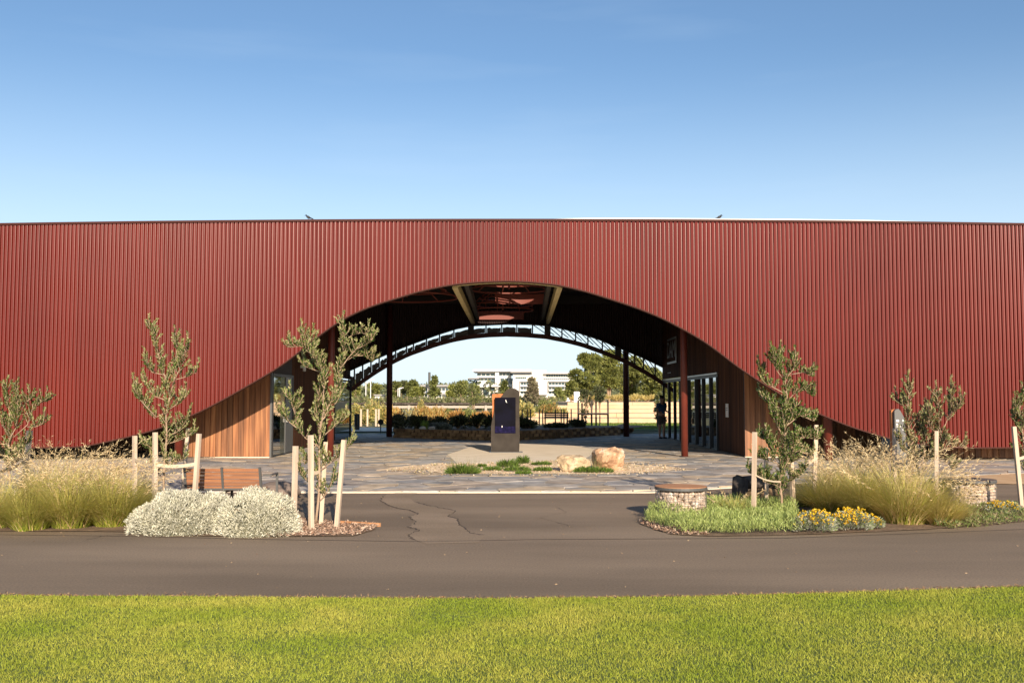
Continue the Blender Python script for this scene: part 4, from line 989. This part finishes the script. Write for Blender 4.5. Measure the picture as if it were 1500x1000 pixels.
# ------------------------------------------------------------ shrubs beyond
def shrub(name,px,Y,wpx,ytop,label,cols,n=900,L=.14,wd=.05,zb=.0,cat='shrub',up=.6,m=None,ry=.8,core=False):
    S=F/Y; top=P(px,ytop,Y).z; x=P(px,600,Y).x; rx=wpx/2/S; rz=max(.15,top-zb)
    e=empty(name,(x,Y,zb)); tag(e,label,cat)
    nc=14; cen=[]
    for i in range(nc):
        a=random.uniform(0,6.28); r_=math.sqrt(random.random())*.72; cen.append((r_*rx*math.cos(a),r_*rx*ry*math.sin(a),rz*random.uniform(.35,.86)*(1-.35*r_),random.uniform(.22,.42)))
    cen=np.array(cen); idx=RN.integers(0,nc,n); off=unit(RN.normal(0,1,(n,3)))*(RN.random((n,1))**.4)
    pos=cen[idx,:3]+off*np.stack([cen[idx,3]*rx,cen[idx,3]*rx,cen[idx,3]*rz],1); pos[:,2]=np.clip(pos[:,2],.02,None)
    tone=RN.uniform(.75,1.2,nc)[idx][:,None]
    leaves('foliage',pos,off+np.array([0,0,up]),L,wd,mixcol(cols,n)*tone,e,m=m)
    b=MB()
    for i in range(nc): b.tube([(0,0,0),(cen[i,0]*.5,cen[i,1]*.5,cen[i,2]*.55),tuple(cen[i,:3])],[.03*rx+.01,.02*rx+.006,.006],5)
    b.build('stem',M['bark'],e)
    return e
DK=[(.09,.12,.05),(.13,.15,.06),(.10,.09,.05)]; GY=[(.2,.24,.2),(.3,.34,.3)]; OR=[(.5,.25,.06),(.58,.34,.1),(.42,.22,.07)]; YL_=[(.55,.42,.12),(.5,.42,.14),(.6,.48,.2)]; OL=[(.22,.24,.07),(.3,.3,.1),(.14,.17,.05)]
for px,Y,w,yt,l,c in [(585,43,34,609,'dark grey green shrub at the left end of the stone wall',DK+GY),(610,43.5,30,611,'dark shrub second from the left above the stone wall',DK),(643,44,36,612,'dark low shrub above the stone wall centre left',DK),(640,42.2,22,622,'rounded silver grey shrub low on the stone wall',GY),(652,42.2,16,623,'second rounded silver grey shrub low on the stone wall',GY),(670,45,36,607,'tall dark shrub above the stone wall',DK),(700,45,36,608,'dark shrub left of the pylon',DK),(724,44.5,30,610,'dark shrub behind the pylon left side',DK),
   (775,45,30,615,'dark low shrub right of the pylon',DK),(757,45,26,612,'dark shrub directly right of the pylon',DK),(815,46,40,622,'low dark planting below the far bench',DK),(845,47,26,617,'dark shrub below the staked far trees',DK)]:
    shrub('garden_shrub',px,Y,w,yt,l,c,1400,.16,.05,zb=.28)
g=P(622,626,41.6); 
o=tuft('spiky_plant',(g.x,41.6,.3),.3,.42,160,[(.2,.3,.05),(.3,.38,.08)],'bright green spiky plant above the stone wall',bend=.3,wd=.03,up=.4)
for px,l in ((619,'white stone at the left foot of the spiky plant'),(633,'larger white stone right of the spiky plant')):
    g=P(px,627,41.3); o=rock('white_stone',(g.x,41.3,.42),(.16,.12,.1),M['white'],seed=px,n=2); tag(o,l,'stone')
for i,(px,Y,w,yt,l,c) in enumerate([(578,62,26,597,'yellow orange reed clump just right of the left rear column',YL_+OR),(600,64,30,600,'pale yellow shrub between the reeds',YL_+GY),(620,63,36,596,'orange reed clump in front of the jetty',OR+YL_),(640,64,30,598,'golden reed clump in front of the jetty post',YL_+OR),(668,63,24,600,'reddish orange shrub near the jetty',OR),(660,66,30,601,'olive shrub among the orange ones',OL),(684,64,34,602,'low green shrub left of the pylon',OL),(703,62,30,604,'rust coloured shrub left of the pylon',OR),(722,64,26,600,'orange shrub touching the pylon outline',OR+OL),(616,68,14,588,'tall thin olive bush above the reeds',YL_+OL),(770,70,30,590,'yellow green tall shrub right of the pylon',OL+YL_),(757,72,26,585,'green bushy plant right of the pylon',OL),(800,76,38,586,'rounded olive shrub before the white apartments',OL),(805,72,34,594,'orange tinged low shrub before the sandstone steps',OR+OL),(820,74,30,598,'yellow green shrub beside the posts',YL_+OL)]):
    shrub('reed_shrub' if c[0] in (OR[0],YL_[0]) else 'shrub',px,Y,w,yt,l,c,1500,.22,.05 if c[0]in(OR[0],YL_[0]) else .09,up=1.2)
# left rear planting
for px,Y,w,yt,l in [(545,70,34,588,'tall olive bush left of the left rear column'),(520,74,30,592,'olive bush near the blue canopy'),(560,66,16,596,'light green bush against the left rear column'),(530,64,36,610,'low green planting by the rear path')]:
    shrub('shrub',px,Y,w,yt,l,OL+YL_,1300,.22,.08)
poly_sheet('rear_path',[(-16,50),(-5,50),(-5,56.5),(-16,58)],.02,M['concrete'])
poly_sheet('rear_lawn',[(4.3,52),(16,50),(18,67),(4.5,66)],.02,M['turf'])
n=16000; x=RN.uniform(4.3,14,n); y=RN.uniform(53,66.5,n); 
tag(leaves('rear_lawn_grass',np.stack([x,y,np.full(n,.02)],1),np.stack([RN.normal(0,.5,n),RN.normal(0,.5,n),np.ones(n)],1),.07,.04,[(.13,.2,.03),(.17,.23,.04)]),'strip of green lawn before the sandstone steps','lawn',kind='stuff')
# sandstone terraces
tm=empty('stepped_terrace',(8,67,0)); tag(tm,'pale sandstone stepped seating terraces behind the lawn','steps')
zs_=[.35,.62,.88,1.12,1.36]; ys_=[67,71,75.5,80.5,86]
for i in range(5):
    x0=[.6,1.0,2.2,3.6,4.8][i]
    q=MB(); nx=9
    for k in range(nx):
        a=x0+(30-x0)*k/nx; b=x0+(30-x0)*(k+1)/nx-.02
        o=MB().box(a-8,b-8,ys_[i]-67,(ys_[i+1] if i<4 else 130)-67-.01,-.05,zs_[i]).build('terrace_block',M['terrace'],tm)
# far bench, posts, staked far trees
fb=empty('bench',(P(815,620,54).x,54,.28)); tag(fb,'dark low bench in the shade beyond the stone wall','bench')
for i in range(3): MB().box(-.66,.66,-.02,.01,.34+i*.1,.42+i*.1).build('slat',M['steel_dark'],fb)
for i in range(3): MB().box(-.66,.66,.1+i*.12,.2+i*.12,.28,.31).build('slat',M['steel_dark'],fb)
for xx in (-.6,.6): MB().box(xx-.03,xx+.03,0,.06,0,.62).box(xx-.03,xx+.03,.36,.42,0,.28).build('leg',M['steel_dark'],fb)
LP=['first thin dark post right of the pylon','second thin dark post right of the pylon','third thin dark post right of the pylon','fourth thin dark post, left of the far bench','fifth thin dark post, at the left end of the far bench','thin dark post behind the far bench','thin dark post near the right end of the far bench','thin dark post just right of the post near the bench end','last thin dark post before the staked far trees']
for px,l in zip((765,773,777,790,795,813.5,822,826,836.7),LP):
    p=P(px,599,56); o=MB().tube([(0,0,0),(0,0,p.z)],.035,6).build('garden_post',M['log']); o.location=(p.x,56,0); tag(o,l,'post')
def fstake(px,yt,Y,l):
    p=P(px,yt,Y); o=MB().box(-.05,.05,-.05,.05,0,p.z).build('tree_stake',M['log']); o.location=(p.x,Y,0); tag(o,l,'stake')
for px,yt,Y,l in ((847,586,57,'leftmost dark stake of the far trees'),(852.5,590,57.6,'thin dark stake second from left at the far trees'),(866.5,587,57,'dark stake between the two far trees'),(873,587,57.6,'dark stake just left of the round topped far tree'),(890.5,587,57,'rightmost dark stake of the far trees'),(963,592,56,'left stake of the tree by the right passage wall'),(968,594,56.5,'right stake of the tree by the right passage wall')): fstake(px,yt,Y,l)
for a,b,l in ((847,868,'dark tie rail around the left far tree'),(868,891,'dark tie rail around the right far tree')):
    o=MB().beam(P(a,606,56.9)-P(a,606,56.9),P(b,606.5,56.9)-P(a,606,56.9),.05,.09).build('tie_rail',M['log']); o.location=P(a,606,56.9); tag(o,l,'tree tie')
def fartree(name,px,Y,wpx,ytop,ycrown,label,cols,n=2500,L=.3,wd=.12,nc=16,zb=0,tr=.12,cat='tree',shape=0,lb=0.03):
    S=F/Y; top=P(px,ytop,Y).z; cb_=P(px,ycrown,Y).z; x=P(px,600,Y).x; rx=wpx/2/S
    e=empty(name,(x,Y,zb)); tag(e,label,cat); top-=zb; cb_=max(cb_-zb,.1)
    cen=[]
    for i in range(nc):
        t=random.random(); a=random.uniform(0,6.28)
        if shape==1: r_=(1-t)*.85+.05   # cone
        else: r_=math.sqrt(random.random())*math.sqrt(max(.05,1-(2*t-1)**2*.85))*.75
        cen.append((r_*rx*math.cos(a),r_*rx*math.sin(a),cb_+(top-cb_)*(.1+.8*t),random.uniform(.2,.34)*(1-.5*t if shape else 1)))
    cen=np.array(cen); idx=RN.integers(0,nc,n); off=unit(RN.normal(0,1,(n,3)))*(RN.random((n,1))**.33)
    sz=cen[idx,3]*max(rx,(top-cb_)/2*.8); pos=cen[idx,:3]+off*np.stack([sz,sz,sz*.75],1); pos[:,2]=np.clip(pos[:,2],cb_*.9,top)
    tone=RN.uniform(.7,1.25,nc)[idx][:,None]
    leaves('crown',pos,off+np.array([0,0,.2]),L,wd,mixcol(cols,n)*tone,e)
    b=MB().tube([(0,0,0),(random.gauss(0,tr),0,cb_*.8),(random.gauss(0,tr*2),0,cb_+(top-cb_)*.6)],[tr,tr*.8,tr*.3],7)
    for i in range(min(nc,9)): b.tube([(0,0,cb_*random.uniform(.5,1.0)),tuple(cen[i,:3]*np.array([.5,.5,.85])),tuple(cen[i,:3])],[tr*.45,tr*.3,tr*.1],5)
    b.build('trunk',M['bark'],e); return e
DG=[(.14,.16,.045),(.2,.22,.06),(.25,.26,.08),(.09,.11,.035)]
BG=[(.24,.26,.06),(.34,.34,.09),(.16,.18,.045)]
fartree('staked_tree',858,57.3,20,569,612,'thin dark young tree inside the left far stakes',DK,900,.16,.05,10,tr=.04)
fartree('staked_tree',878.5,57.3,20,563,588,'round topped dark young tree inside the right far stakes',DK,1100,.16,.05,10,tr=.04)
fartree('staked_tree',967,56,18,572,620,'thin leafy young tree by the right passage wall',DK+OL,1100,.16,.05,12,tr=.04)
for px,Y,w,yt,yc,n_,l in ((862,118,56,516,578,12000,'large dark eucalyptus on the left of the right hand group'),(893,122,56,512,575,12000,'large eucalyptus in the middle of the right hand group'),(925,126,60,524,580,10000,'bushy eucalyptus behind the right rear column'),(955,120,50,540,585,8000,'lower eucalyptus right of the right rear column'),(984,118,56,548,588,6000,'eucalyptus half hidden by the passage wall'),(838,112,16,558,584,2500,'small green tree at the left foot of the eucalyptus group')):
    fartree('eucalyptus_tree',px,Y,w,yt,yc,l,BG+DG,n_,.34,.14,26,zb=1.2,tr=.16)
for k_,px in enumerate((845,872,884,902,908,930,948)):
    shrub('dry_grass_tussock',px,104,26,579,['dry yellow tussock at the left end above the steps','dry yellow tussock below the first eucalyptus trunk','small dry tussock second along the terrace top','dry tussock at the middle of the terrace top','dry tussock just left of the right rear column','dry tussock just right of the right rear column','dry tussock at the right end above the steps'][k_],YL_,500,.3,.05,zb=1.36,up=1.5)
o=MB().box(-.28,.28,-.1,.1,0,1.0).build('white_panel_sign',M['white']); o.location=(P(845,585,96).x,96,1.36); tag(o,'small white upright panel above the sandstone steps','sign')
# jetty
jt=empty('jetty',(P(650,600,105).x,105,0)); tag(jt,'long pale timber jetty crossing behind the orange reeds','jetty')
xl=P(480,600,105).x-jt.location.x; xr_=P(730,600,105).x-jt.location.x
MB().box(xl,xr_,-.5,.9,P(0,591.5,105).z-.06,P(0,589.5,105).z).build('deck',M['log'],jt)
MB().box(xl,xr_,-.62,-.5,P(0,597.5,105).z,P(0,594,105).z).build('edge_beam',M['farwood'],jt)
MB().box(xl,xr_,.9,1,P(0,593.5,105).z,P(0,591.6,105).z).build('rear_beam',M['log'],jt)
for px in (510,540,570,600,625,649,689,712):
    MB().box(P(px,600,105).x-jt.location.x-.12,P(px,600,105).x-jt.location.x+.12,-.75,-.63,-.03,P(0,594,105).z+.05).build('post',M['farwood'],jt)
wtr=poly_sheet('water',[(-60,112),(10,112),(10,150),(-60,150)],-.01,M['water'])
# mid tree right of jetty + far greenery
fartree('casuarina_tree',693,96,16,560,605,'wispy dark tree crossing the jetty left of the pylon',DK+OL,1300,.25,.05,10,tr=.06)
band=[]
n=26000; x=RN.uniform(-75,8,n); Y=RN.uniform(152,175,n)
hz_=np.array([1.6+.7*mn.noise(Vector((a*.12,b*.1,0)))+.5*mn.noise(Vector((a*.5,b*.3,4))) for a,b in zip(x,Y)]); z=hz_*RN.random(n)**.5
tag(leaves('marsh_scrub',np.stack([x,Y,z],1),RN.normal(0,1,(n,3))+np.array([0,0,.8]),.5,.22,[(.17,.19,.07),(.25,.25,.1),(.12,.15,.06),(.22,.17,.1)]),'low olive scrub covering the far bank beyond the jetty','scrub',kind='stuff')
n=26000; x=RN.uniform(-120,60,n); Y=RN.uniform(255,300,n)
hz_=np.array([5.2+2.2*mn.noise(Vector((a*.06,b*.03,0)))+1.6*mn.noise(Vector((a*.2,b*.1,4))) for a,b in zip(x,Y)]); z=hz_*RN.random(n)**.5
tag(leaves('distant_wood',np.stack([x,Y,z],1),RN.normal(0,1,(n,3)),1.1,.6,[(.12,.15,.08),(.17,.19,.1),(.22,.23,.12)]),'distant tree belt along the horizon','wood',kind='stuff')
for px,Y,w,yt,yc,l,c,sh in [(520,200,26,556,590,'bushy far tree nearest the left rear wall',BG,0),(545,205,30,558,590,'second far bushy tree left of the rear column',BG,0),(580,200,20,560,588,'far bushy tree just right of the left rear column',DG,0),(588,210,18,558,575,'far tree with an open flat crown',DK,0),(604,205,22,557,585,'dark flat topped far tree',DG,0),(613,195,22,566,590,'rounded olive far tree',BG,0),(676,190,26,559,588,'pale bushy tree left of the apartments',OL,0),(694,180,24,563,592,'grey green tree at the left foot of the apartments',OL,0),(662,200,16,564,588,'small round far tree before the low grey house',BG,0),(636,185,15,549,585,'conical norfolk pine beside the mast',DG,1),(739,190,11,557,585,'narrow dark cypress before the apartments',DG,1),(779,150,15,549,590,'bare brownish pine before the white walls',[(.3,.24,.16),(.24,.22,.12)],1),(820,170,12,562,592,'small grey tree before the right apartment block',OL,0),(707,160,24,583,600,'low tree behind the pylon',OL,0)]:
    fartree('norfolk_pine' if sh else 'far_tree',px,Y,w,yt,yc,l,c,1900 if not sh else 1500,.55,.22,14 if not sh else 22,tr=.14,shape=sh)
for px,l in ((528,'dark twin bollard at the rear left path, left one'),(524,'dark twin bollard at the rear left path, right one')):
    p=P(px-3,606,52); o=MB().tube([(0,0,0),(0,0,p.z)],.07,8).build('bollard',M['steel_dark']); o.location=(p.x,52,0); tag(o,l,'bollard')
o=MB().tube([(0,0,0),(0,0,P(0,609,44).z)],.08,8).build('bollard_light',M['steel_dark']); o.location=(P(623.5,600,44).x,44,0); tag(o,'black bollard light rising among the dark shrubs','bollard light')
sg=empty('round_sign',(P(557.6,618,48).x,48,0)); tag(sg,'small dark round sign on a thin pole by the rear path','sign')
zz=P(0,618,48).z; MB().tube([(0,0,0),(0,0,zz)],.025,6).build('pole',M['steel_dark'],sg); MB().tube([(0,-.02,zz),(0,.02,zz)],.14,16).build('disc',M['steel_dark'],sg)
for k_,px in enumerate((529,551,555,529.5+9)):
    p=P(px,599,60); o=MB().box(-.05,.05,-.05,.05,0,p.z).build('pale_post',M['stake']); o.location=(p.x,60,0); tag(o,['pale timber post right of the blue canopy','pale timber post left of the round sign','pale timber post at the rear column','pale timber post between the blue canopy and round sign'][k_],'post')
bc=empty('shade_canopy',(P(520,600,75).x,75,0)); tag(bc,'pale blue shade canopy on a post at the far left','canopy')
zc=P(0,604,75).z; zc2=P(0,596,75).z; m=MB(); n=12
m.add([(0,0,zc2)]+[(.36*math.cos(2*math.pi*i/n),.3*math.sin(2*math.pi*i/n),zc+.05*(i%2)) for i in range(n)],[(0,1+i,1+(i+1)%n) for i in range(n)]); m.build('canopy',M['bluecanopy'],bc); MB().tube([(0,0,0),(0,0,zc2)],.04,6).build('pole',M['white'],bc)

# ------------------------------------------------------------ far buildings
def bx(e,name,px0,px1,y0,y1,Y,dep,m,dy=0):
    a=P(px0,y1,Y); b=P(px1,y0,Y); o=MB().box(a.x-e.location.x,b.x-e.location.x,dy,dep+dy,max(a.z,-.03),b.z).build(name,m,e); return o
def windows(e,px0,px1,y0,y1,Y,n,dy=-.05,m='bglass'):
    for i in range(n):
        a=px0+(px1-px0)*i/n; b=px0+(px1-px0)*(i+.86)/n; bx(e,'window',a,b,y0,y1,Y,.1,M[m],dy)
Yb=260
ap=empty('apartment_block',(P(720,570,Yb).x,Yb,0)); tag(ap,'white apartment block with wide eaves and glazed balconies on the left','building')
bx(ap,'wall',699,749,545,600,Yb,14,M['render'])
bx(ap,'roof',693,778,541.5,544.3,Yb,16,M['white'],-2); bx(ap,'side_eave',686,702,553.5,555,Yb,10,M['broof'],-1.5)
windows(ap,699,725,546.5,550.5,Yb,4); windows(ap,699,725,553.5,561,Yb,5); windows(ap,717,725,556,562,Yb,1,-.2)
bx(ap,'pier',725.5,731,543,575,Yb,1,M['white'],-1.2); bx(ap,'balcony_band',699,725,551,553,Yb,1,M['white'],-1.1)
windows(ap,733,752,554,562,Yb,3); windows(ap,731,752,546,550,Yb,4)
bx(ap,'lower_wall',700,716,557.5,567,Yb,2,M['white'],-2.2); bx(ap,'balcony_band',712,752,563,566.5,Yb,2,M['white'],-2); windows(ap,719,738,568,572,Yb,3,-.3); windows(ap,708,717,568,580,Yb,2,-.3); windows(ap,719,740,575,579,Yb,4,-.3)
ap2=empty('apartment_block',(P(790,570,Yb-8).x,Yb-8,0)); tag(ap2,'white apartment block with large blank panels and balconies on the right','building'); Y2=Yb-8
bx(ap2,'wall',752,840,548,600,Y2,12,M['render']); bx(ap2,'roof',748,779,543.5,546,Y2,14,M['broof'],-1.5); bx(ap2,'roof',779,800,542,548,Y2,12,M['white'],-.4); bx(ap2,'roof',797,842,545.8,547.6,Y2,14,M['render'],-1.5)
windows(ap2,755,771,552,554.8,Y2,6); windows(ap2,800,836,548,552,Y2,10); windows(ap2,796,838,554,555.5,Y2,14,-.05)
bx(ap2,'blank_wall',751,760,558,575,Y2,1.2,M['white'],-1.5); bx(ap2,'blank_wall',788,801,558,578,Y2,1.2,M['white'],-1.5); bx(ap2,'downpipe_panel',760,762,559,575,Y2,.4,M['broof'],-1.6); bx(ap2,'downpipe_panel',801,803,559,576,Y2,.4,M['broof'],-1.6)
for y0_ in (560,566.5,573): windows(ap2,763,787,y0_,y0_+3.6,Y2,6); windows(ap2,804,832,y0_,y0_+3.6,Y2,6)
for y0_ in (556.5,563.8,570.3): bx(ap2,'balcony_band',762,787,y0_,y0_+2.3,Y2,.8,M['white'],-1); bx(ap2,'balcony_band',804,834,y0_,y0_+2.3,Y2,.8,M['white'],-1)
hs=empty('low_house',(P(640,570,235).x,235,0)); tag(hs,'long low grey and white building behind the norfolk pine','building')
bx(hs,'wall',618,672,566,592,235,8,M['render']); bx(hs,'roof',616,674,563.5,566,235,10,M['broof'],-1); windows(hs,622,668,568,572,235,9); windows(hs,622,668,577,581,235,9); bx(hs,'balcony_band',619,671,573,575.5,235,1,M['white'],-1)
h2=empty('low_house',(P(672,580,215).x,215,0)); tag(h2,'small low house with dark roof in front of the long grey building','building')
bx(h2,'wall',648,690,579,592,215,6,M['render']); bx(h2,'roof',645,680,575.5,578,215,8,M['broof'],-1); windows(h2,652,688,580,583,215,5)
h3=empty('small_shed',(P(554,582,190).x,190,0)); tag(h3,'small pale green shed at the far left among bushes','shed'); bx(h3,'wall',549,559,579,592,190,4,M['render']); bx(h3,'roof',548,560,577.5,579.2,190,5,M['broof'],-.4)
ms=P(629,545,230); o=MB().tube([(0,0,0),(0,0,ms.z)],.28,8).build('mast',M['steel_grey']); o.location=(ms.x,230,0); tag(o,'tall grey mast rising behind the norfolk pine','mast')
for k_,(px,yt) in enumerate(((543,556),(536,560),(583,569),(585.5,568))):
    p=P(px,yt,175); o=MB().tube([(0,0,0),(0,0,p.z)],.08,6).tube([(0,0,p.z),(.7,0,p.z+.05)],.06,5).build('lamp_post',M['white']); o.location=(p.x,175,0); tag(o,['tall pale lamp post above the small shed','pale lamp post left of the taller one above the shed','far pale lamp post right of the rear column','far pale lamp post rightmost beside the rear column'][k_],'lamp post')

# ------------------------------------------------------------ birds on the roof
def bird(px,yb,label,flip):
    p=P(px,yb,25.2); e=empty('bird',(p.x,25.15,ZT+.057)); tag(e,label,'bird'); s=flip
    rock('body',(0,0,.07),(.07,.03,.035),M['bird'],e,seed=2,n=2,sq=0).rotation_euler=(0,-.5*s,0)
    rock('head',(.05*s,0,.115),(.025,.02,.022),M['bird'],e,seed=3,n=2,sq=0)
    MB().tube([(.07*s,0,.115),(.1*s,0,.11)],[.008,.001],5).build('beak',M['bird'],e); MB().tube([(-.05*s,0,.05),(-.13*s,0,.0+.02)],[.02,.012],5).build('tail',M['bird'],e)
    for y_ in (-.012,.012): MB().tube([(0,y_,.04),(0,y_,0)],.004,4).build('leg',M['bird'],e)
bird(452,321,'small dark bird perched on the left part of the roof edge',-1)
bird(1053,321,'small dark bird perched on the roof edge in the white glare at right',1)

# ------------------------------------------------------------ person by the right wall
def skin_obj(name,verts,edges,radii,m,parent,root=0,sub=1):
    me=bpy.data.meshes.new(name); me.from_pydata(verts,edges,[]); o=link(bpy.data.objects.new(name,me),parent)
    sk=o.modifiers.new('skin','SKIN'); sk.use_smooth_shade=True
    if not me.skin_vertices: 
        pass
    for i,sv in enumerate(me.skin_vertices[0].data):
        r=radii[i]; sv.radius=(r,r) if not hasattr(r,'__len__') else r; sv.use_root=(i==root)
    sb=o.modifiers.new('sub','SUBSURF'); sb.levels=sub; sb.render_levels=sub; me.materials.append(m); return o
g=G(980,641.5); pe=empty('person',(6.05,g.y-1.2,.025),R(35)); tag(pe,'person in blue shirt and shorts standing by the right passage wall','person')
V=[(0,0,.93),(0,.01,1.12),(0,0,1.34),(0,-.0,1.46),(0,-.03,1.56),(0,-.035,1.66)]; E=[(0,1),(1,2),(2,3),(3,4),(4,5)]; RR=[(.15,.11),(.135,.10),(.17,.11),(.055,.055),(.085,.10),(.075,.09)]
def chain(a,pts,rs):
    for p,r in zip(pts,rs): V.append(p); E.append((a,len(V)-1)); RR.append((r,r)); a=len(V)-1
    return a
for s in (-1,1):
    chain(0,[(.09*s,0,.86),(.10*s,-.02*s,.48),(.105*s,.02,.09),(.115*s,-.12,.035)],[.09,.06,.042,.035])
    w=chain(2,[(.19*s,0,1.38),(.23*s,.02,1.12),(.17*s,-.2,1.02+.06*s),(.15*s,-.26,1.04+.06*s)],[.055,.042,.03,.032])
    wx,wy,wz=V[w]
    for k in range(4): chain(w,[(wx+(k-1.5)*.02,wy-.05,wz),(wx+(k-1.5)*.022,wy-.085+.008*abs(k-1.5),wz-.02)],[.009,.007])
    chain(w,[(wx-.04*s,wy-.02,wz+.01),(wx-.05*s,wy-.05,wz+.012)],[.010,.008])
skin_obj('body',V,E,RR,M['skin'],pe,0,2)
sv=[(0,0,.95),(0,.01,1.14),(0,0,1.36),(-.2,0,1.40),(-.235,.02,1.2),(.2,0,1.40),(.235,.02,1.2)]
skin_obj('shirt',sv,[(0,1),(1,2),(2,3),(3,4),(2,5),(5,6)],[(.165,.125),(.15,.115),(.185,.125),(.07,.07),(.06,.06),(.07,.07),(.06,.06)],M['shirt'],pe,0,2)
skin_obj('shorts',[(0,0,.95),(-.1,0,.84),(-.105,-.01,.55),(.1,0,.84),(.105,-.01,.55)],[(0,1),(1,2),(0,3),(3,4)],[(.16,.12),(.11,.11),(.088,.088),(.11,.11),(.088,.088)],M['shorts'],pe,0,2)
rock('hair',(0,.0,1.665),(.095,.115,.10),M['hair'],pe,seed=5,n=3,sq=0)
rock('nose',(0,-.14,1.60),(.014,.02,.02),M['skin'],pe,seed=1,n=1,sq=0)
for s in (-1,1):
    rock('ear',(.09*s,-.02,1.61),(.012,.022,.03),M['skin'],pe,seed=2,n=1,sq=0); rock('eye',(.033*s,-.118,1.625),(.012,.008,.008),M['white'],pe,seed=2,n=1,sq=0)
    rock('shoe',(.115*s,-.06,.035),(.05,.14,.045),M['steel_dark'],pe,seed=3,n=2,sq=0)
rock('mouth',(0,-.122,1.565),(.025,.008,.006),M['redin'],pe,seed=2,n=1,sq=0)
